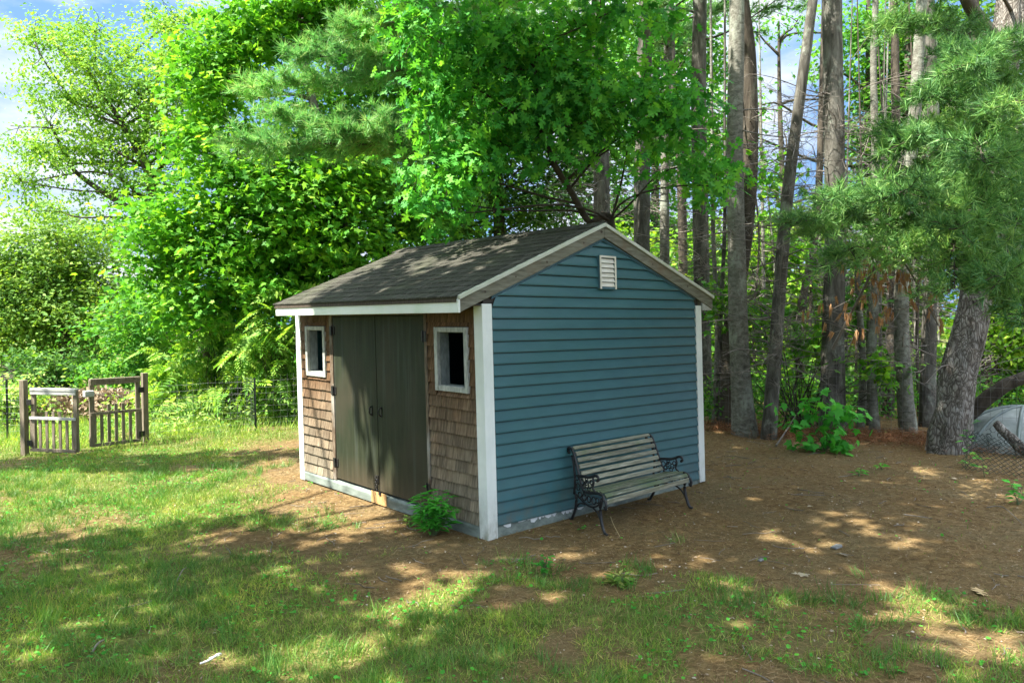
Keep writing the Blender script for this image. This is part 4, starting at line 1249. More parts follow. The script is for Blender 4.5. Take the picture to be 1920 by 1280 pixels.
for u0, pl, d, r0, bm, lab, tw in [
    (0, [(1612, 815), (1618, 700), (1610, 560), (1606, 450)], 12.4, .055, M_BARKGREY, 'thin crooked stem right of the sapling', (10, .4, 1.0, .6, 3)),
    (0, [(1640, 815), (1634, 690), (1640, 560), (1641, 330), (1638, 120), (1642, 0)], 12.0, .06, M_BARKGREY, 'thin pale stem running up beside the hanging brown leaves', (16, .4, 1.2, 1.0, 5)),
    (0, [(1664, 812), (1668, 700), (1676, 560), (1680, 300), (1678, 100), (1676, 0)], 13.6, .08, M_BARKDARK, 'dark thin trunk in the middle of the stem cluster', (16, .5, 1.2, 1, 5.5)),
    (0, [(1704, 815), (1696, 720), (1690, 600), (1694, 450), (1716, 200), (1728, 0)], 11.9, .105, M_BARKGREY, 'pale grey trunk two left of the big plated trunk', (22, .5, 1.3, 1, 5)),
    (0, [(1742, 815), (1740, 700), (1744, 560), (1752, 400), (1748, 180), (1742, 0)], 12.3, .11, M_BARK, 'grey brown trunk standing close left of the big plated trunk', (18, .5, 1.3, 1, 5)),
    (0, [(1860, 815), (1850, 620), (1846, 460), (1842, 300), (1830, 120), (1826, 0)], 14.5, .12, M_BARKDARK, 'dark trunk deep behind the big plated trunk', (16, .5, 1.3, 1, 6)),
    (0, [(1280, 770), (1282, 600), (1276, 300), (1262, 150), (1255, 0)], 17, .10, M_BARKDARK, 'distant thin trunk behind the right roof eave', (12, .5, 1.3, 2, 7)),
    (0, [(1508, 800), (1500, 600), (1530, 430), (1540, 200), (1546, 0)], 15.5, .07, M_BARKDARK, 'distant slim dark trunk left of the thick dark pine', (14, .5, 1.3, 2, 6)),
]:
    P_ = trunk_line(pl, d, 10 if len(pl) > 4 else 3.2)
    pine(P_, list(np.linspace(r0 * 1.2, r0 * .75, len(P_) - 1)) + [r0 * .3], bm, lab, name='young_tree' if r0 < .1 else 'pine_tree', twigs=(int(tw[0] * 1.8), *tw[1:3], .5, tw[4]), sides=10, high=False)

# slim stems that nothing tells apart, filling the wood behind
for k in range(20):
    u = [1335, 1352, 1418, 1432, 1472, 1520, 1536, 1588, 1600, 1628, 1655, 1670, 1686, 1716, 1728, 1758, 1870, 1890, 1650, 1705][k] + rng.uniform(-5, 5); d = rng.uniform(12.6, 18); r0 = rng.uniform(.025, .05)
    ln = rng.normal() * 18
    P_ = trunk_line([(u, 800), (u + ln * .3 + rng.normal() * 5, 620), (u + ln * .6 + rng.normal() * 7, 430), (u + ln + rng.normal() * 8, 230)], d, rng.uniform(8.5, 11))
    pine(P_, list(np.linspace(r0 * 1.1, r0 * .6, len(P_) - 1)) + [r0 * .25], [M_BARKGREY, M_BARK, M_BARKDARK][k % 3], 'thin bare stem among the larger trunks beyond the wire fence', name='young_tree',
         twigs=(26, .4, 1.3, .4, 5.0), sides=8, high=False, flare=.1, group='thin stems among the trunks')

# big plated pine with the boughs on the right
D = 10.3
trk = [rooted(1776, 848, D), *A((1786, 770, D), (1800, 690, D), (1820, 600, D), (1840, 480, D), (1853, 330, D), (1872, 180, D), (1892, 60, D), (1902, -60, D + .1))]
trk.append(trk[-1] + np.array([.3, -.3, 3.0]))
bl = []
for p0, p1, w, n, ts in [((1850, 350, 10.2), (1500, 415, 7.4), .9, 95, .12), ((1850, 400, 10.2), (1590, 470, 6.9), .9, 85, .12), ((1855, 330, 10.2), (1560, 375, 7.2), .9, 80, .12),
                         ((1860, 300, 10.2), (1690, 360, 6.6), .9, 80, .12), ((1862, 250, 10.2), (1700, 265, 7.3), .9, 70, .12), ((1866, 220, 10.2), (1840, 300, 6.4), .9, 80, .12),
                         ((1872, 170, 10.2), (1750, 180, 7.4), .9, 70, .12), ((1880, 130, 10.2), (1800, 130, 6.9), .9, 70, .12), ((1890, 80, 10.2), (1900, 190, 6.6), .9, 70, .12),
                         ((1850, 420, 10.2), (1880, 520, 6.2), .9, 90, .12), ((1850, 440, 10.2), (1790, 540, 6.4), .9, 70, .12), ((1846, 460, 10.2), (1930, 600, 6.3), .9, 80, .12), ((1850, 380, 10.2), (1930, 420, 6.2), .9, 90, .12),
                         ((1852, 340, 10.2), (1780, 430, 6.3), .9, 90, .12), ((1890, 60, 10.2), (1660, 40, 8.2), .8, 50, .12), ((1895, 20, 10.2), (1720, -30, 7.6), .9, 60, .12), ((1846, 430, 10.3), (1660, 420, 7.6), .9, 80, .12),
                         ((1862, 280, 10.2), (1930, 330, 6.6), .9, 70, .12)]:
    bl.append(((at(*p0), at(*p1), w, n), dict(tlen=.55, step=.08, r=.026, tsize=ts * 1.12, sag=.10, bare=.36)))
fork = (smooth_line(A((1882, 105, D), (1850, 60, D - .2), (1822, 20, D - .3), (1795, -40, D - .4)), 14), np.linspace(.12, .08, 14))
pine(trk, [.235, .225, .21, .195, .175, .165, .165, .18, .18, .1], M_BARKBIG, 'big leaning pine with rough plated bark at the right edge', boughs=bl, rough=.16, flare=.12, sides=22, twigs=(44, 0.6, 1.6, 1.0, 4.4), extra_limbs=[fork])

# broken dead branch with hanging brown needles
dbp = smooth_line(A((1560, 655, 9.0), (1610, 560, 8.8), (1660, 470, 8.6), (1700, 500, 8.5), (1760, 610, 8.4)), 30)
db = empty('dead_branch', dbp[0], 'broken dead branch hung with rusty brown needles below the right boughs', 'branch')
lines = [(dbp, np.linspace(.018, .008, 30))]
tp = []; td = []
for _ in range(70):
    i = rng.integers(3, 29); d = unit(rng.normal(size=3) * [1, 1, .5]); L_ = rng.uniform(.15, .5)
    e = dbp[i] + d * L_; lines.append(limb(dbp[i], e, .005, .0018, 6, .08, -.1))
    if rng.random() < .8:
        for _ in range(2):
            tp.append(e + rng.normal(size=3) * .04); td.append(np.array([rng.normal() * .18, rng.normal() * .18, -1]))
V, F = tube_arrays(lines, 4); np_mesh('twigs', V, F, M_TWIG, db)
tp = np.array(tp); td = np.array(td); n = len(tp)
pos = np.repeat(tp, 9, 0) + rng.normal(size=(n * 9, 3)) * .008
V, F = scatter(np.array([(-.12, 0, 0), (.12, 0, 0), (.10, .6, .02), (-.10, .6, .02), (0, 1, 0)]), BLADE[1], pos, np.repeat(td, 9, 0) + rng.normal(size=(n * 9, 3)) * .12, rng.normal(size=(n * 9, 3)), rng.uniform(.07, .13, n * 9), .045)
np_mesh('brown_needles', V, F, LM_DEAD, db)
# fallen limb leaning from the big pine to the right edge, log over the dome
P_ = smooth_line(A((1772, 808, 10.9), (1830, 765, 10.6), (1870, 730, 10.4), (1935, 700, 10.2), (2010, 690, 10)), 40)
V, F, _ = bark_tube(P_[::8], [.10, .095, .09, .08, .07], 12, .12, 40)
tag(np_mesh('fallen_limb', V, F, M_BARKDARK, None, True), 'thick dark fallen limb slanting above the pale dome', 'limb')
P_ = A((1868, 792, 9.95), (1893, 818, 9.8), (1925, 845, 9.7), (1990, 880, 9.6))
V, F, _ = bark_tube(P_, [.05, .06, .065, .06], 10, .2, 30)
tag(np_mesh('broken_log', V, F, M_BARKBIG, None, True), 'short rough log resting on the chain link and dome', 'log')

# ------------------------------------------------------------------ oak over the roof
stem = [rooted(1160, 560, 9.9), *A((1145, 430, 9.8), (1105, 416, 9.6), (1071, 360, 9.3), (1045, 319, 9.1), (1030, 285, 9.0), (1015, 244, 8.9), (1005, 150, 8.8), (1000, 40, 8.8))]
stem[1] = at(1150, 440, 9.8)
D = 8.7
ex = [(smooth_line(A((1071, 360, 9.3), (1040, 312, 9.2), (1010, 308, 9.0), (975, 318, 8.8), (945, 345, 8.7)), 14), np.linspace(.022, .006, 14)),
      (smooth_line(A((1120, 300, 9.6), (1098, 250, 9.4), (1062, 238, 9.1), (1000, 262, 8.9)), 14), np.linspace(.022, .007, 14)),
      (smooth_line(A((1060, 340, 9.3), (1120, 290, 9.3), (1200, 240, 9.1), (1290, 260, 8.9)), 14), np.linspace(.02, .006, 14))]
tree('oak_tree', stem, [.05, .045, .042, .038, .035, .03, .028, .022, .012],
     [px_blob(*q) for q in [(830, 150, D, 90, 110), (930, 120, D, 110, 110), (1060, 110, D, 120, 100), (1150, 200, D, 150, 90), (1000, 220, D, 140, 80), (840, 310, D, 90, 70, None, .8), (790, 370, D, 60, 50, None, .7),
      (1240, 220, D + .2, 80, 70), (1300, 310, D + .4, 60, 60, None, .8), (880, 40, D, 130, 55), (830, 400, D, 50, 32, None, .5), (1130, 30, D, 140, 55), (1280, 190, D + .3, 50, 60, None, .6), (1340, 350, D + .5, 35, 45, None, .5),
      (910, 250, D, 90, 70), (760, 40, D, 60, 60, None, .6)]],
     700, 8, .175, OAK, .20, LM_OAK, M_BRANCH, 'oak with large lobed leaves spreading over the shed roof', nl=150, lr=.018, extra=ex, flat=.45, shell=.5, droop=.6, upw=.7, jit=.55)


# taller trees further back, closing the view behind the oak and the right hand trunks
D = 21
tree('tall_tree', [rooted(940, 760, D), *A((940, 600, D), (935, 400, D), (930, 200, D), (925, 0, D))], [.2, .18, .15, .12, .06],
     [px_blob(*q) for q in [(900, 330, D, 110, 80), (1010, 380, D, 110, 60), (960, 220, D, 130, 90), (860, 420, D, 90, 50), (1090, 300, D, 90, 80), (980, 60, D, 150, 90), (1060, 170, D, 90, 80), (850, 120, D, 110, 90)]],
     2000, 14, .18, LEAF, .40, LM_DARK, M_BARKDARK, 'tall dark leaved tree filling the gap behind the oak', nl=60, shell=.5)
D = 24
tree('tall_tree', [rooted(1225, 760, D), *A((1225, 600, D), (1228, 400, D), (1230, 200, D), (1230, 0, D))], [.16, .15, .13, .1, .05],
     [px_blob(*q) for q in [(1170, 400, D, 70, 50), (1260, 440, D, 80, 50), (1180, 120, D, 90, 90), (1270, 60, D, 80, 70), (1290, 280, D, 60, 60, None, .7), (1220, 260, D, 70, 80, None, .8), (1330, 120, D, 50, 70, None, .6)]],
     1100, 13, .15, MAPLE, .36, LM_MAPLE2, M_BARKDARK, 'tall loose crowned tree behind the trunks right of the shed peak', nl=50, shell=.5)
D = 18
tree('tall_tree', [rooted(1720, 790, D), *A((1715, 600, D), (1712, 400, D), (1705, 200, D), (1700, 0, D))], [.17, .16, .14, .1, .05],
     [px_blob(*q) for q in [(1690, 240, D, 70, 90), (1770, 170, D, 90, 100), (1850, 80, D, 100, 90), (1800, 330, D, 120, 80), (1690, 380, D, 90, 60), (1900, 260, D, 80, 90), (1720, 60, D, 80, 70, None, .6), (1650, 480, D, 90, 50), (1860, 470, D, 100, 70)]],
     1700, 14, .17, LEAF, .36, LM_DARK, M_BARKDARK, 'dark leaved tree deep behind the big plated pine', nl=60, shell=.5)
D = 19
tree('tall_tree', [rooted(1640, 790, D), *A((1638, 600, D), (1632, 400, D), (1630, 200, D), (1628, 0, D))], [.15, .14, .12, .1, .05],
     [px_blob(*q) for q in [(1610, 60, D, 50, 70), (1650, 160, D, 60, 70), (1600, 260, D, 40, 60, None, .7), (1660, 290, D, 70, 70), (1740, 230, D, 60, 80), (1720, 90, D, 70, 80), (1590, 380, D, 50, 40), (1545, 120, D, 35, 60, None, .4), (1420, 200, D, 35, 60, None, .35), (1345, 250, D, 40, 90, None, .8)]],
     900, 13, .12, MAPLE, .30, LM_MAPLE2, M_BARKDARK, 'leafy tree filling the gap right of the thick dark pine', nl=120, shell=.6)
D = 23
tree('tall_tree', [rooted(1480, 760, D), *A((1478, 600, D), (1470, 400, D), (1462, 200, D), (1460, 40, D))], [.12, .11, .09, .07, .03],
     [px_blob(*q) for q in [(1440, 410, D, 70, 30), (1520, 440, D, 60, 35), (1420, 60, D, 60, 40, None, .5), (1500, 30, D, 60, 35, None, .5), (1400, 480, D, 70, 40), (1470, 250, D, 60, 50, None, .25), (1610, 330, D, 50, 60, None, .5), (1620, 150, D, 50, 110, None, .8), (1640, 40, D, 60, 50)]],
     300, 11, .15, LEAF, .36, LM_MAPLE2, M_BARKDARK, 'thin far tree against the open sky between the right hand trunks', nl=60, shell=.6)

# ------------------------------------------------------------------ understory beyond the right fence
def blobs_px(l):
    return [px_blob(*q) for q in l]


for k, (lst, n, nper, sz, lm, lab) in enumerate([
    ([(1240, 560, 18, 90, 110), (1180, 480, 18.5, 80, 60)], 400, 15, .14, LM_UNDER, 'sunlit bush seen behind the right roof slope'),
    ([(1345, 520, 18, 60, 120), (1350, 640, 17, 50, 70)], 460, 15, .14, LM_UNDER, 'bright bush between the eave trunk and the thick grey trunk'),
    ([(1440, 540, 18.5, 50, 120), (1430, 690, 17, 50, 60)], 460, 15, .14, LM_UNDER, 'green bush glimpsed left of the slim leaning trunk'),
    ([(1515, 560, 18, 55, 120), (1510, 690, 16, 50, 70)], 480, 15, .14, LM_UNDER, 'green bush glimpsed between the leaning trunk and the thick dark pine'),
    ([(1610, 600, 18, 60, 110), (1600, 720, 16, 50, 60)], 420, 15, .14, LM_UNDER, 'leafy green bush behind the thin crooked stem'),
    ([(1700, 600, 18, 80, 100), (1690, 710, 16, 60, 60)], 420, 15, .14, LM_UNDER, 'leafy green bush behind the hanging brown needles'),
    ([(1890, 660, 15, 90, 80), (1930, 600, 14, 90, 90)], 460, 15, .13, LM_UNDER, 'leafy bush above the fallen limb at the right edge'),
    ([(1420, 440, 20, 60, 40), (1500, 420, 20, 60, 40)], 120, 12, .15, LM_SHRUB, 'far pale green bush top under the open sky')]):
    bl = blobs_px(lst); c0 = bl[0][0]; g0 = np.array([c0[0], c0[1], float(ground_h(c0[0], c0[1]))])
    shrub('understory_bush', bl, [(g0, c0)], n, nper, sz, MAPLE if sz > .135 else LEAF, .26, lm, lab, 'bushes beyond the right fence', shell=.7, droop=.4)

sp_ = blobs_px([(1345, 560, 12.6, 35, 60), (1425, 600, 13, 40, 90), (1500, 470, 13, 40, 60), (1500, 640, 12.6, 45, 70), (1600, 560, 12.6, 35, 90), (1650, 690, 12, 50, 50), (1340, 330, 12.6, 40, 60), (1440, 330, 13.5, 60, 90, None, .4)])
c0 = rooted(1500, 812, 12.7)
shrub('understory_tree', sp_, [(c0, sp_[3][0]), (c0, sp_[1][0]), (c0, sp_[4][0])], 210, 9, .125, MAPLE, .22, LM_MAPLE, 'airy young maple whose leaf sprays cross in front of the trunks', shell=.8, droop=.4)

# far woods all round, one mass (beyond the clearing)
fb_ = []
for ang in np.linspace(-62, 62, 46):
    a_ = math.radians(ang); dirh = np.array([FW[0], FW[1], 0]) * math.cos(a_) + np.array([RT[0], RT[1], 0]) * math.sin(a_)
    dist = rng.uniform(27, 38)
    if ang < -8: h = rng.uniform(2.4, 3.4)
    elif ang < 10: h = rng.uniform(4.5, 6.5)
    else: h = rng.uniform(2.6, 4.0)
    c_ = CAM + dirh * dist; c_[2] = h * .5 - .4
    fb_.append((c_, (2.4, 2.4, h * .6), 1))
    fb_.append((c_ + dirh * 2 - [0, 0, h * .2], (2.4, 2.4, h * .4), .7))
(V, F), _ = crown(fb_, 2600, 16, .30, LEAF, .5, shell=.5)
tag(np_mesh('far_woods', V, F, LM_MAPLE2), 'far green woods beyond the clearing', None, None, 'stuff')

# low undergrowth behind the right fence
n = 2600
u_ = rng.uniform(1300, 1960, n); d_ = rng.uniform(12.8, 19, n)
P0 = np.array([at(u, 780, d) for u, d in zip(u_, d_)]); P0[:, 2] = ground_h(P0[:, 0], P0[:, 1]) + rng.uniform(.02, .75, n) ** 1.2
pos = np.repeat(P0, 7, 0) + rng.normal(size=(n * 7, 3)) * [.14, .14, .07]
V, F = scatter(*LEAF, pos, rng.normal(size=(n * 7, 3)) + [0, 0, -.2], rng.normal(size=(n * 7, 3)) * .6 + [0, 0, 1], rng.uniform(.05, .11, n * 7))
tag(np_mesh('undergrowth', V, F, LM_MAPLE2), 'low leafy undergrowth behind the woven wire fence', None, None, 'stuff')

# rusty needle duff along the fence foot
n = 9000
t_ = rng.random(n) * (len(R_) - 1); i0 = t_.astype(int); f = (t_ - i0)[:, None]
RR = np.array(R_); P0 = RR[i0] * (1 - f) + RR[np.minimum(i0 + 1, len(R_) - 1)] * f
P0 = P0 + rng.normal(size=(n, 3)) * [.30, .30, 0]
P0[:, 2] = ground_h(P0[:, 0], P0[:, 1]) + rng.random(n) * .10
V, F = scatter(np.array([(-.5, 0, 0), (.5, 0, 0), (.3, 1, 0), (-.3, 1, 0)]), np.array([(0, 1, 2), (0, 2, 3)]), P0, rng.normal(size=(n, 3)) * [1, 1, .35], rng.normal(size=(n, 3)) * .5 + [0, 0, 1], rng.uniform(.06, .13, n), .006)
tag(np_mesh('needle_duff', V, F, LM_DUFF), 'rusty needle litter heaped along the fence foot', None, None, 'stuff')

# ------------------------------------------------------------------ saplings and small plants
def plant(name, base, stems, leaves, tmpl, size, lmat, label, spread=.3, h=.5, cat_='plant', group=None, droop=.3):
    root = empty(name, base, label, cat_, group)
    lines = []; pos = []; dr = []; nm = []
    for s in range(stems):
        a_ = rng.random() * TAU; e = base + np.array([math.cos(a_) * spread * rng.random(), math.sin(a_) * spread * rng.random(), h * rng.uniform(.55, 1.0)])
        P_, R__ = limb(base + rng.normal(size=3) * [.02, .02, 0], e, .005, .002, 8, .06); lines.append((P_, R__))
        for k in range(leaves):
            t = rng.uniform(.2, 1) * 7; j = int(min(t, 6)); q = P_[j] + (P_[j + 1] - P_[j]) * (t - j)
            a2 = rng.random() * TAU; d = np.array([math.cos(a2), math.sin(a2), rng.uniform(-.1, .35) - droop * .4])
            pos.append(q + d * size * .25); dr.append(d); nm.append(np.array([0, 0, 1.]) + rng.normal(size=3) * .3)
    V, F = tube_arrays(lines, 5); np_mesh('stems', V, F, M_STEM, root)
    n = len(pos); V, F = scatter(*tmpl, np.array(pos), np.array(dr), np.array(nm), rng.uniform(.7, 1.15, n) * size)
    np_mesh('leaves', V, F, lmat, root)
    return root


LANCE = (LEAF[0] * [.55, 1, 1], LEAF[1])
ROUND = (np.array([(0, 0, 0), (.38, .3, .03), (.36, .72, .03), (0, 1, -.03), (-.36, .72, .03), (-.38, .3, .03)], float), np.array([(0, 1, 2), (0, 2, 3), (0, 3, 4), (0, 4, 5)]))
plant('weed_plant', gnd(815, 1002), 22, 16, LANCE, .125, LM_SAP, 'clump of bright green weeds at the shed sill beside the near corner', .22, .42)
g0 = gnd(1545, 845)
sap = empty('maple_sapling', g0, 'bright green maple sapling in front of the thick dark pine trunk', 'sapling')
bl = blobs_px([(1500, 770, 10.5, 35, 25), (1560, 765, 10.5, 50, 30), (1540, 800, 10.4, 50, 25), (1590, 780, 10.5, 25, 25), (1570, 825, 10.4, 35, 22), (1515, 838, 10.4, 30, 12), (1545, 850, 10.3, 20, 8), (1490, 795, 10.4, 22, 14)])
(V, F), cc = crown(bl, 62, 4, .13, MAPLE, .10, shell=.7, droop=.55, upw=.8, jit=.45); np_mesh('leaves', V, F, LM_SAP, sap)
V, F = tube_arrays([limb(g0, c_, .008, .003, 8, .05) for c_ in cc[::3]], 4); np_mesh('stems', V, F, M_STEM, sap)
plant('maple_sapling', gnd(1508, 800), 3, 9, MAPLE, .14, LM_DARK, 'dark maple sapling left behind the bright maple sapling', .25, .85, 'sapling')
plant('seedling', gnd(1612, 892), 2, 9, LANCE, .10, LM_SAP, 'pinnate green seedling on the pine straw left of the pale dome', .18, .12)
plant('seedling', gnd(1655, 880), 2, 6, LANCE, .09, LM_SAP, 'smaller green seedling just right of the pinnate seedling', .16, .10)
plant('seedling', gnd(1088, 992), 1, 4, ROUND, .045, LM_SAP, 'tiny round leaved seedling at the bench left foot', .05, .03)
plant('seedling', gnd(1815, 880), 2, 5, LEAF, .13, LM_SAP, 'broad leaved seedling at the foot of the big plated pine', .12, .25)
plant('seedling', gnd(1845, 895), 1, 7, LEAF, .10, LM_SHRUB, 'upright yellow green seedling in front of the chain link', .08, .30)
plant('vine_sprig', gnd(1812, 862), 2, 6, LEAF, .10, LM_SAP, 'leafy sprig climbing beside the big plated trunk', .12, .65)
plant('seedling', gnd(1905, 945), 4, 8, LEAF, .09, LM_SAP, 'leafy green seedling at the right edge of the straw', .2, .22)
plant('weed_plant', gnd(1022, 1078), 5, 8, LEAF, .06, LM_SAP, 'small upright weed on the bare ground below the corner board', .08, .17)
plant('weed_plant', gnd(1330, 760), 4, 8, MAPLE, .13, LM_SAP, 'green sapling leaves beside the right corner of the shed', .2, .95)
plant('weed_plant', gnd(770, 985), 6, 6, LANCE, .07, LM_GRASS, 'low grassy weed left of the bright weed clump', .12, .12)
plant('weed_plant', gnd(1165, 1100), 7, 8, LANCE, .09, LM_GRASS, 'low spreading weed in the patchy lawn below the bench', .16, .10)

# ------------------------------------------------------------------ lawn, straw, ground weeds (uncountable)
def frustum_samples(n, dmin, dmax, umax=1010, power=1.0):
    """random ground spots spread evenly over the area in front of the viewpoint"""
    d = np.sqrt(rng.uniform(dmin ** 2, dmax ** 2, n)) if power == 1 else dmin + (dmax - dmin) * rng.random(n) ** power
    r = rng.uniform(-umax, umax, n) / FPX * d
    fh = unit(np.array([FW[0], FW[1], 0])); rh = np.array([_rt[0], _rt[1], 0])
    P = CAM[None, :2] + d[:, None] * fh[None, :2] + r[:, None] * rh[None, :2]
    return P[:, 0], P[:, 1], d


def off_shed(x, y):
    return ~((x > -.03) & (x < W) & (y > -.02) & (y < L))


# blades
parts = []
x, y, d = frustum_samples(800000, 3.6, 17, 1480, 1.15)
m = lawn_mask(x, y); clump = fbm(x * 4.3, y * 4.3, 91, 3)
keep = (rng.random(len(x)) < m * np.clip(.35 + 1.6 * (clump - .35), .1, 1)) & off_shed(x, y)
x, y, d, m, clump = x[keep], y[keep], d[keep], m[keep], clump[keep]
n = len(x); pos = np.stack([x, y, ground_h(x, y) - .004], 1)
tall = np.clip((fbm(x * 1.9, y * 1.9, 17, 3) - .50) * 4, 0, 1)
h = (.028 + .035 * rng.random(n)) * (1 + .8 * tall * rng.random(n)) * (.7 + .3 * np.minimum(m * 1.5, 1))
dirs = rng.normal(size=(n, 3)) * .55 + [0, 0, .85]
V, F = scatter(*BLADE, pos, dirs, rng.normal(size=(n, 3)), h, np.clip(.0022 + d * .00042, .003, .008))
tag(np_mesh('lawn_grass', V, F, LM_GRASS), 'short uneven lawn grass', None, None, 'stuff')
# longer tufts standing out of the worn lawn
x, y, d = frustum_samples(4000, 3.7, 10.5, 1400)
k = (fbm(x * 1.1, y * 1.1, 17, 3) > .42) & (lawn_mask(x, y) > .05) & off_shed(x, y); x, y, d = x[k], y[k], d[k]
nt_ = len(x); per = 26
px = np.repeat(x, per) + rng.normal(size=nt_ * per) * .035; py = np.repeat(y, per) + rng.normal(size=nt_ * per) * .035
sz = np.repeat(rng.uniform(.06, .15, nt_), per) * rng.uniform(.6, 1.2, nt_ * per)
ld = np.repeat(rng.normal(size=(nt_, 3)) * .3, per, 0)
V, F = scatter(*BLADE, np.stack([px, py, ground_h(px, py) - .004], 1), ld + rng.normal(size=(nt_ * per, 3)) * .38 + [0, 0, 1], rng.normal(size=(nt_ * per, 3)), sz, .0045)
tag(np_mesh('grass_tufts', V, F, leafmat('tuft grass', [(.035, .10, .018), (.05, .13, .022), (.075, .16, .028), (.12, .19, .045)], .28, (1.2, 1.15, .5), .45, .3, 1.7)), 'longer grass tufts in the worn lawn', None, None, 'stuff')
# clover and little broad leaves
x, y, d = frustum_samples(36000, 3.6, 12, 1400)
k = (fbm(x * 1.5, y * 1.5, 41, 3) > .50) & (rng.random(len(x)) < np.clip(lawn_mask(x, y), .03, 1)) & off_shed(x, y); x, y = x[k], y[k]; n = len(x)
V, F = scatter(*ROUND, np.stack([x, y, ground_h(x, y) + .012 + .02 * rng.random(n)], 1), rng.normal(size=(n, 3)) * [1, 1, .2], rng.normal(size=(n, 3)) * .35 + [0, 0, 1], rng.uniform(.014, .034, n))
tag(np_mesh('lawn_clover', V, F, LM_SAP), 'clover and small broad weeds in the lawn', None, None, 'stuff')
# straw needles lying on the bare ground and in the thin lawn
x, y, d = frustum_samples(240000, 3.6, 13.5, 1450, 1.1)
m = lawn_mask(x, y); k = (rng.random(len(x)) < np.clip(1.1 - m, .10, 1)) & off_shed(x, y); x, y, d = x[k], y[k], d[k]; n = len(x)
dv = rng.normal(size=(n, 3)) * [1, 1, .10]; dv[:, 2] = np.clip(dv[:, 2], -.05, .2)
V, F = scatter(np.array([(-.5, 0, 0), (.5, 0, 0), (.4, 1, 0), (-.4, 1, 0)]), np.array([(0, 1, 2), (0, 2, 3)]), np.stack([x, y, ground_h(x, y) + .002 + .010 * rng.random(n)], 1), dv, rng.normal(size=(n, 3)) * .35 + [0, 0, 1], rng.uniform(.022, .068, n), np.clip(.0012 + d * .00026, .0018, .0045))
tag(np_mesh('pine_straw', V, F, LM_STRAW), 'fallen pine needles strewn over the bare ground', None, None, 'stuff')
# little twigs
x, y, d = frustum_samples(580, 3.8, 12.5, 1400)
k = off_shed(x, y) & (rng.random(len(x)) < np.clip(1.15 - lawn_mask(x, y), .25, 1)); x, y = x[k], y[k]
lines = []
for xx, yy in zip(x, y):
    a_ = rng.random() * TAU; L_ = rng.uniform(.06, .30); q = np.array([[xx + math.cos(a_) * L_ * t, yy + math.sin(a_) * L_ * t, 0] for t in (0, .35, .7, 1)])
    q[:, :2] += rng.normal(size=(4, 2)) * L_ * .06; q[:, 2] = ground_h(q[:, 0], q[:, 1]) + .008 + .008 * rng.random(4); lines.append((q, rng.uniform(.0016, .0042)))
V, F = tube_arrays(lines, 4)
tag(np_mesh('twig_litter', V, F, M_TWIG), 'small dead twigs strewn over the ground', None, None, 'stuff')
# chips and crumbs
x, y, d = frustum_samples(12500, 3.6, 12, 1400)
k = off_shed(x, y) & (rng.random(len(x)) < np.clip(1.1 - lawn_mask(x, y), .1, 1)); x, y = x[k], y[k]; n = len(x)
V, F = scatter(LEAF[0], LEAF[1], np.stack([x, y, ground_h(x, y) + .010], 1), rng.normal(size=(n, 3)) * [1, 1, .2], rng.normal(size=(n, 3)) * .4 + [0, 0, 1], rng.uniform(.008, .030, n))
tag(np_mesh('wood_chips', V, F, leafmat('wood chip', [(.10, .06, .035), (.20, .14, .09), (.34, .27, .19), (.50, .44, .35)], .05, (1, 1, 1), .8, .2)), 'bark chips and crumbled leaves on the bare ground', None, None, 'stuff')
# taller yellow green weeds beyond the lawn on the left
x, y, d = frustum_samples(7200, 12.5, 22, 1400)
uu = (x - CAM[0]) * _rt[0] + (y - CAM[1]) * _rt[1]
k = (uu / d < -.27) & (y > 8.2 + .5 * vnoise(x, y, 5)) & (lawn_mask(x, y) > -1); k &= ~((x > -2.4) & (x < -.3) & (y < 13.5) & (rng.random(len(x)) < .75))
x, y, d = x[k], y[k], d[k]; nn = len(x); per = 9
hh = rng.uniform(.10, .55, nn) * np.clip((d - 11.5) / 3, .3, 1.2)
pz = np.repeat(hh, per) * rng.random(nn * per)
px = np.repeat(x, per) + rng.normal(size=nn * per) * .07; py = np.repeat(y, per) + rng.normal(size=nn * per) * .07
V, F = scatter(*LEAF, np.stack([px, py, ground_h(px, py) + pz], 1), rng.normal(size=(nn * per, 3)) + [0, 0, .1], rng.normal(size=(nn * per, 3)) * .5 + [0, 0, 1], rng.uniform(.05, .12, nn * per))
tag(np_mesh('tall_weeds', V, F, LM_WEED), 'knee high yellow green weeds behind the gates and fence', None, None, 'stuff')
x, y, d = frustum_samples(80000, 12, 21, 1400)
uu = (x - CAM[0]) * _rt[0] + (y - CAM[1]) * _rt[1]; k = (uu / d < -.25) & (y > 7.8); x, y = x[k], y[k]; n = len(x)
V, F = scatter(*BLADE, np.stack([x, y, ground_h(x, y)], 1), rng.normal(size=(n, 3)) * .35 + [0, 0, 1], rng.normal(size=(n, 3)), rng.uniform(.08, .26, n), .009)
tag(np_mesh('tall_grass', V, F, LM_WEED), 'tall sunlit grass around and behind the gates', None, None, 'stuff')

# ------------------------------------------------------------------ small things on the ground
def leaf_thing(u, v, size, mat, tmpl, label, rot):
    g0 = gnd(u, v)
    V, F = scatter(*tmpl, np.array([[0, 0, .012]]), np.array([[math.cos(rot), math.sin(rot), .12]]), np.array([[.15, -.1, 1.]]), size)
    o = np_mesh('fallen_leaf', V, F, mat); o.location = [float(a) for a in g0]
    tag(o, label, 'leaf', 'dry leaves on the bare ground')


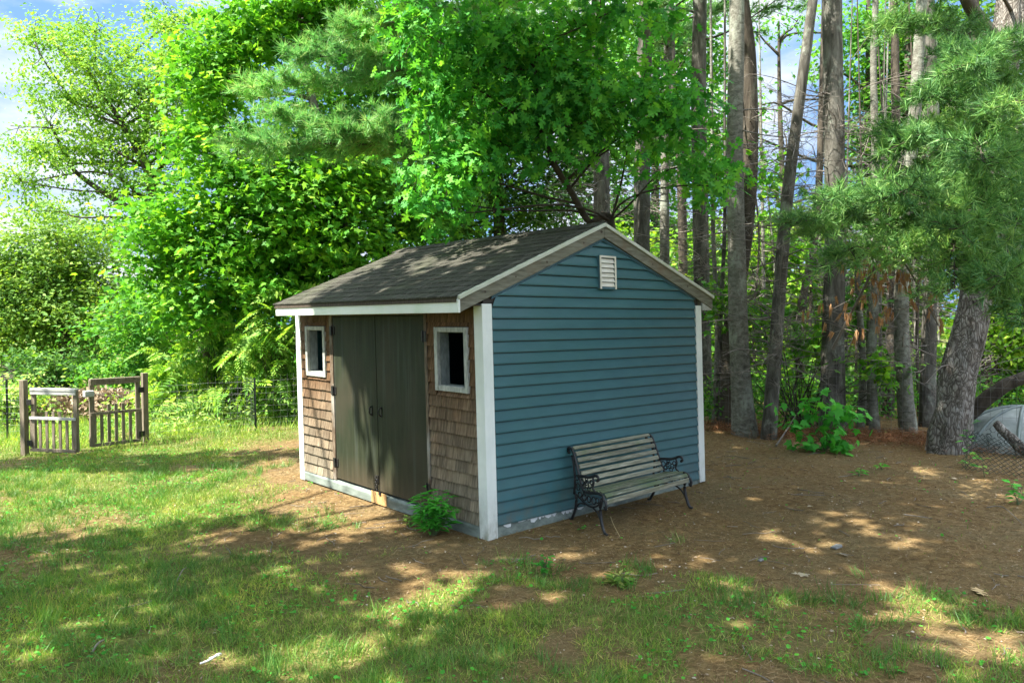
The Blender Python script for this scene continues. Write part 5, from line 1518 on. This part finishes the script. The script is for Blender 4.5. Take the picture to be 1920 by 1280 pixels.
M_LF1 = surf('dry tan leaf', [(.3, (.40, .27, .12)), (.7, (.58, .43, .22))], 30, rough=.8, bmp=.1)
M_LF2 = surf('bleached leaf', [(.3, (.26, .21, .13)), (.7, (.42, .35, .24))], 30, rough=.8, bmp=.1)
leaf_thing(1845, 1122, .17, M_LF1, OAK, 'large tan oak leaf lying at the right edge of the lawn', .6)
leaf_thing(1515, 1082, .12, M_LF2, MAPLE, 'pale bleached leaf in the middle of the right lawn', 2.2)
leaf_thing(1590, 1043, .10, M_LF2, OAK, 'small pale leaf beside the grey scrap', 1.1)
leaf_thing(1525, 950, .09, M_LF2, LEAF, 'pale pointed leaf on the straw near the bench right end', 2.9)
leaf_thing(1788, 900, .10, M_LF2, OAK, 'pale leaf on the straw in front of the chain link', .2)


def stick(pts, r, label, mat=M_TWIG):
    P_ = np.array([gnd(u, v) + [0, 0, .012 + dz] for u, v, dz in pts]); P_ = smooth_line(P_, 14)
    o = P_[0].copy(); V, F = tube_arrays([(P_ - o, np.linspace(r, r * .5, 14))], 6)
    ob = np_mesh('fallen_stick', V, F, mat, None, True); ob.location = [float(a) for a in o]
    tag(ob, label, 'stick', 'sticks on the ground')


stick([(172, 1230, .01), (183, 1215, .02), (195, 1203, .01)], .009, 'short thick stick in the near left lawn')
stick([(332, 1090, 0), (342, 1078, .03), (350, 1070, .02)], .006, 'thin pale stick in the shaded left lawn')
stick([(1145, 970, 0), (1150, 985, .01), (1162, 1006, 0)], .005, 'thin yellow stem lying below the bench seat', surf('straw stem', [(.3, (.40, .30, .14)), (.7, (.55, .43, .22))], 20, rough=.8, bmp=0))
stick([(1268, 1000, 0), (1272, 1012, .01), (1275, 1020, 0)], .004, 'tiny yellow stem right of the bench front leg', surf('straw stem', [(.3, (.40, .30, .14)), (.7, (.55, .43, .22))], 20, rough=.8, bmp=0))
stick([(1695, 967, .0), (1720, 972, .01), (1748, 974, 0)], .007, 'grey stick on the straw left of the right edge')
stick([(1455, 842, .02), (1475, 820, .12), (1496, 800, .22)], .016, 'pale stick leaning at the fence beside the sapling')
stick([(1850, 952, .0), (1880, 958, .03), (1919, 982, 0)], .006, 'thin curved twig near the right edge')
stick([(820, 965, 0), (700, 985, .0)], .004, 'thin twig lying in front of the shed doors')
s = MB(); g0 = gnd(375, 1238); s.tube(smooth_line([g0 + [0, 0, .015], g0 + [.05, -.02, .03], g0 + [.10, -.01, .045], g0 + [.13, .03, .02], g0 + [.06, .02, .02]], 14), .006, 6)
tag(s.build('plastic_scrap', M_SCRAP, None, 0, True), 'white scrap of plastic in the near left lawn', 'scrap')
s = MB(); g0 = gnd(1567, 1026); s.hexa([g0 + np.array(q) for q in [(-.05, -.03, .005), (.05, -.035, .005), (.06, .02, .005), (-.04, .03, .005), (-.05, -.03, .022), (.05, -.03, .03), (.05, .02, .026), (-.04, .025, .018)]])
tag(s.build('grey_scrap', M_STONE, None, .004), 'small grey scrap on the straw right of the bench', 'scrap')
s = MB(); g0 = gnd(1425, 1055); s.hexa([g0 + np.array(q) for q in [(-.03, -.02, .004), (.03, -.02, .004), (.035, .02, .004), (-.02, .02, .004), (-.03, -.02, .02), (.03, -.015, .024), (.03, .015, .02), (-.02, .015, .016)]])
tag(s.build('grey_stone', M_STONE, None, .006), 'small grey stone on the bare ground below the bench right end', 'stone')

# ------------------------------------------------------------------ shade trees beside and behind the viewpoint
LIT = [[tuple(gnd(u, v)[:2]) for u, v in pl] for pl in (
    [(-120, 905), (-120, 1000), (40, 990), (250, 985), (330, 965), (470, 945), (600, 925), (575, 885), (540, 865), (420, 880), (280, 895), (100, 892)],
    [(-100, 780), (-100, 838), (120, 842), (300, 836), (420, 828), (560, 822), (560, 780)],
    [(590, 905), (600, 935), (690, 965), (650, 990), (560, 960)])]
SPOT = [tuple(gnd(u, v)[:2]) + (r,) for u, v, r in [(1305, 1055, .16), (1385, 1110, .14), (1700, 1022, .16), (1510, 1010, .12), (1600, 985, .12), (760, 1150, .20), (820, 1080, .13), (640, 1215, .18), (510, 1225, .12), (1740, 885, .28), (1760, 895, .2),
        (1870, 920, .2), (1500, 868, .12), (1820, 1190, .14), (1900, 1240, .12), (350, 1008, .10), (400, 1005, .08), (1540, 868, .1), (1400, 850, .14), (700, 990, .12), (1650, 1080, .12), (1760, 1140, .12), (1880, 1255, .16), (20, 1230, .12)]]
gxs, gys = np.meshgrid(np.arange(-8.5, 9.5, .27), np.arange(-8, 10.5, .27)); tx = gxs.ravel() + rng.uniform(-.15, .15, gxs.size); ty = gys.ravel() + rng.uniform(-.15, .15, gxs.size)
shade = np.ones(tx.size, bool)
for pl in LIT: shade &= sdf_poly(tx, ty, pl) > .34
for (sx_, sy_, sr) in SPOT: shade &= np.hypot(tx - sx_, ty - sy_) > sr + .16
shade &= rng.random(tx.size) < .97
# open to the sun: the far left beyond the dark band
fd = (tx - CAM[0]) * FW[0] + (ty - CAM[1]) * FW[1]; fu = 960 + FPX * ((tx - CAM[0]) * _rt[0] + (ty - CAM[1]) * _rt[1]) / np.maximum(fd, .3)
shade &= ~((fd > 11.6) & (fu < 1000))
onshed = (tx > -.05) & (tx < W) & (ty > -.1) & (ty < 3.7)
shade &= ~onshed
tz = ground_h(tx, ty)
T = np.stack([tx, ty, tz], 1)[shade]
# the shed's own front wall and roof stand in the same shade, except the left end
sy_, sz_ = np.meshgrid(np.arange(-.2, 3.2, .22), np.arange(-.1, 1.9, .26)); k = (sy_ < 2.62 - .30 * (sz_ < 1.2) * 1) & ~((sz_ < .9) & (sy_ > 2.15 + .25 * sz_))
T = np.vstack([T, np.stack([np.full(k.sum(), -.05), sy_[k], sz_[k]], 1)])
rx_, ry_ = np.meshgrid(np.arange(-.3, 3.3, .24), np.arange(0, 3.7, .24)); k = ~((ry_ > 2.9) | ((rx_ > .75) & (rx_ < 1.5) & (vnoise(rx_ * 3, ry_ * 2.2, 4) > .6)) | (rx_ > 2.2))
T = np.vstack([T, np.stack([rx_[k], ry_[k], np.array([rake_z(a) for a in rx_[k]])], 1)])
right = T[(T[:, 0] > 1.0) | (T[:, 1] < -1.6)]
T = np.vstack([T, right + rng.normal(size=right.shape) * [.1, .1, 0]])
hgt = rng.uniform(7.5, 11, len(T)); tt = (hgt - T[:, 2]) / SUN[2]; CC = T + SUN[None] * tt[:, None]
dd = CC - CAM; zz = dd @ FW; bad = (zz > .2) & (np.abs(dd @ RT) < .85 * zz) & ((dd @ UP) < .62 * zz)
CC = CC[~bad]
lanes = []
for pl in LIT:
    q = np.array(pl); a0, a1 = q.min(0), q.max(0)
    lx_, ly_ = np.meshgrid(np.arange(a0[0], a1[0], .25), np.arange(a0[1], a1[1], .25)); lx_, ly_ = lx_.ravel(), ly_.ravel()
    k = sdf_poly(lx_, ly_, pl) < -.02; lanes.append(np.stack([lx_[k], ly_[k], ground_h(lx_[k], ly_[k])], 1))
lanes2 = np.array([[q[0], q[1], -.08] for q in SPOT])
ly_, lz_ = np.meshgrid(np.arange(2.85, 3.7, .15), np.arange(-.1, 1.4, .2)); lanes.append(np.stack([np.full(ly_.size, -.02), ly_.ravel(), lz_.ravel()], 1))
ly_ = np.arange(3.2, 3.65, .1); lanes.append(np.stack([np.full(ly_.size, -.3), ly_, np.full(ly_.size, 1.93)], 1))
lanes.append(np.array([[-.02, 2.60, .8], [-.02, 2.5, .5], [-.02, 2.38, .2], [-.02, 2.65, .3], [-.02, 2.55, .1], [-.02, 2.05, .25]]))
lanes = np.vstack(lanes)
wide = np.array([at(620, 150, 11.2), at(560, 200, 11), at(700, 110, 11.5), at(500, 230, 10.8), at(640, 220, 11.2), at(1800, 120, 7.4), at(1720, 60, 8), at(1860, 250, 7), at(1650, 350, 7.2), at(830, 200, 8.6), at(820, 400, 8.6), at(760, 60, 8.7)])
for pts, rad in ((lanes, .50), (lanes2, .26), (wide, .75)):
    for P0 in np.array_split(pts, max(1, len(pts) // 40)):
        v_ = CC[:, None] - P0[None]; v_ = v_ - (v_ @ SUN)[..., None] * SUN
        keep_ = (np.linalg.norm(v_, axis=2) > rad).all(1); CC = CC[keep_]
trunks = np.array([(-9.5, 3.0), (-8.5, -4.5), (-3.4, -8.8)])
who = np.argmin(np.linalg.norm(CC[:, None, :2] - trunks[None], axis=2), axis=1)
for k, (tx_, ty_) in enumerate(trunks):
    cs = CC[who == k]
    if not len(cs): continue
    g0 = np.array([tx_, ty_, float(ground_h(tx_, ty_)) - .1])
    V, F, P = bark_tube([g0, g0 + [.1, .05, 3], g0 + [.0, .1, 6], g0 + [.1, 0, 9.5]], [.3, .24, .2, .08], 12, .1, 40, .4)
    lab = ['tall leafy tree standing left of the lawn, its shade across the doors', 'tall leafy tree left of the viewpoint shading the near lawn', 'tall leafy tree behind the viewpoint shading the straw ground'][k]
    root = empty('shade_tree', g0, lab, 'tree', 'shade trees around the viewpoint'); np_mesh('trunk', V, F, M_BARK, root, True)
    per = 14
    pos = np.repeat(cs, per, 0) + rng.normal(size=(len(cs) * per, 3)) * [.13, .13, .12]
    n = len(pos)
    V, F = scatter(*LEAF, pos, rng.normal(size=(n, 3)) * [1, 1, .4], rng.normal(size=(n, 3)) * .5 + SUN * 1.1, rng.uniform(.16, .30, n), rng.uniform(.24, .36, n))
    np_mesh('crown', V, F, LM_MAPLE2, root)
    lines = limbs_to(P, cs[rng.choice(len(cs), min(20, len(cs)), False)], .06, .01, n=9)
    V, F = tube_arrays(lines, 5); np_mesh('limbs', V, F, M_BARKDARK, root, True)

# ------------------------------------------------------------------ sky, sun, camera
w = bpy.data.worlds.new('World'); scene.world = w; w.use_nodes = True
nt = w.node_tree; bg = nt.nodes['Background']
sky = nd(nt, 'ShaderNodeTexSky'); sky.sky_type = 'NISHITA'; sky.sun_disc = False
sky.sun_elevation = EL; sky.sun_rotation = math.atan2(SUN[0], SUN[1]); sky.air_density = 1.0; sky.dust_density = .6; sky.ozone_density = 1.5
tc = nd(nt, 'ShaderNodeTexCoord'); mp = nd(nt, 'ShaderNodeMapping'); mp.inputs['Scale'].default_value = (1, 1, 2.6); mp.inputs['Location'].default_value = (.35, .1, 0)
nz = nd(nt, 'ShaderNodeTexNoise'); nz.inputs['Scale'].default_value = 3.2; nz.inputs['Detail'].default_value = 9; nz.inputs['Roughness'].default_value = .55
nt.links.new(tc.outputs['Generated'], mp.inputs[0]); nt.links.new(mp.outputs[0], nz.inputs['Vector'])
cf = ramp(nt, nz.outputs['Fac'], [(.44, (0, 0, 0)), (.62, (1, 1, 1))])
sz = nd(nt, 'ShaderNodeSeparateXYZ'); nt.links.new(tc.outputs['Generated'], sz.inputs[0])
lowf = ramp(nt, sz.outputs['Z'], [(.36, (1, 1, 1)), (.54, (0, 0, 0))])
base = mix(nt, lowf, sky.outputs[0], (.50, .95, 1.75))
cloud_fill = mix(nt, lowf, (12.0, 12.3, 12.3), (1.9, 2.0, 2.15))  # overhead cloud, out of view, brightened as added fill; low cloud stays dim
cm = mix(nt, cf, base, cloud_fill)
nt.links.new(cm, bg.inputs['Color']); bg.inputs['Strength'].default_value = .15

sun = bpy.data.lights.new('sun', 'SUN'); sun.energy = 4.7; sun.angle = math.radians(.53); sun.color = (1, .95, .86)
so = bpy.data.objects.new('sun', sun); COL.objects.link(so)
so.rotation_euler = Vector([float(a) for a in SUN]).to_track_quat('Z', 'Y').to_euler()

cam = bpy.data.cameras.new('camera'); cam.sensor_width = 36; cam.lens = 36 * FPX / 1920; cam.clip_start = .1; cam.clip_end = 2000
co = bpy.data.objects.new('camera', cam); COL.objects.link(co)
co.matrix_world = Matrix(((RT[0], UP[0], -FW[0], CAM[0]), (RT[1], UP[1], -FW[1], CAM[1]), (RT[2], UP[2], -FW[2], CAM[2]), (0, 0, 0, 1)))
scene.camera = co
scene.view_settings.view_transform = 'Standard'; scene.view_settings.look = 'None'
scene.view_settings.gamma = 1; scene.view_settings.exposure = 2.1
scene.cycles.use_denoising = True
scene.cycles.max_bounces = 6; scene.cycles.diffuse_bounces = 4; scene.cycles.glossy_bounces = 2; scene.cycles.transmission_bounces = 4
scene.cycles.sample_clamp_indirect = 6
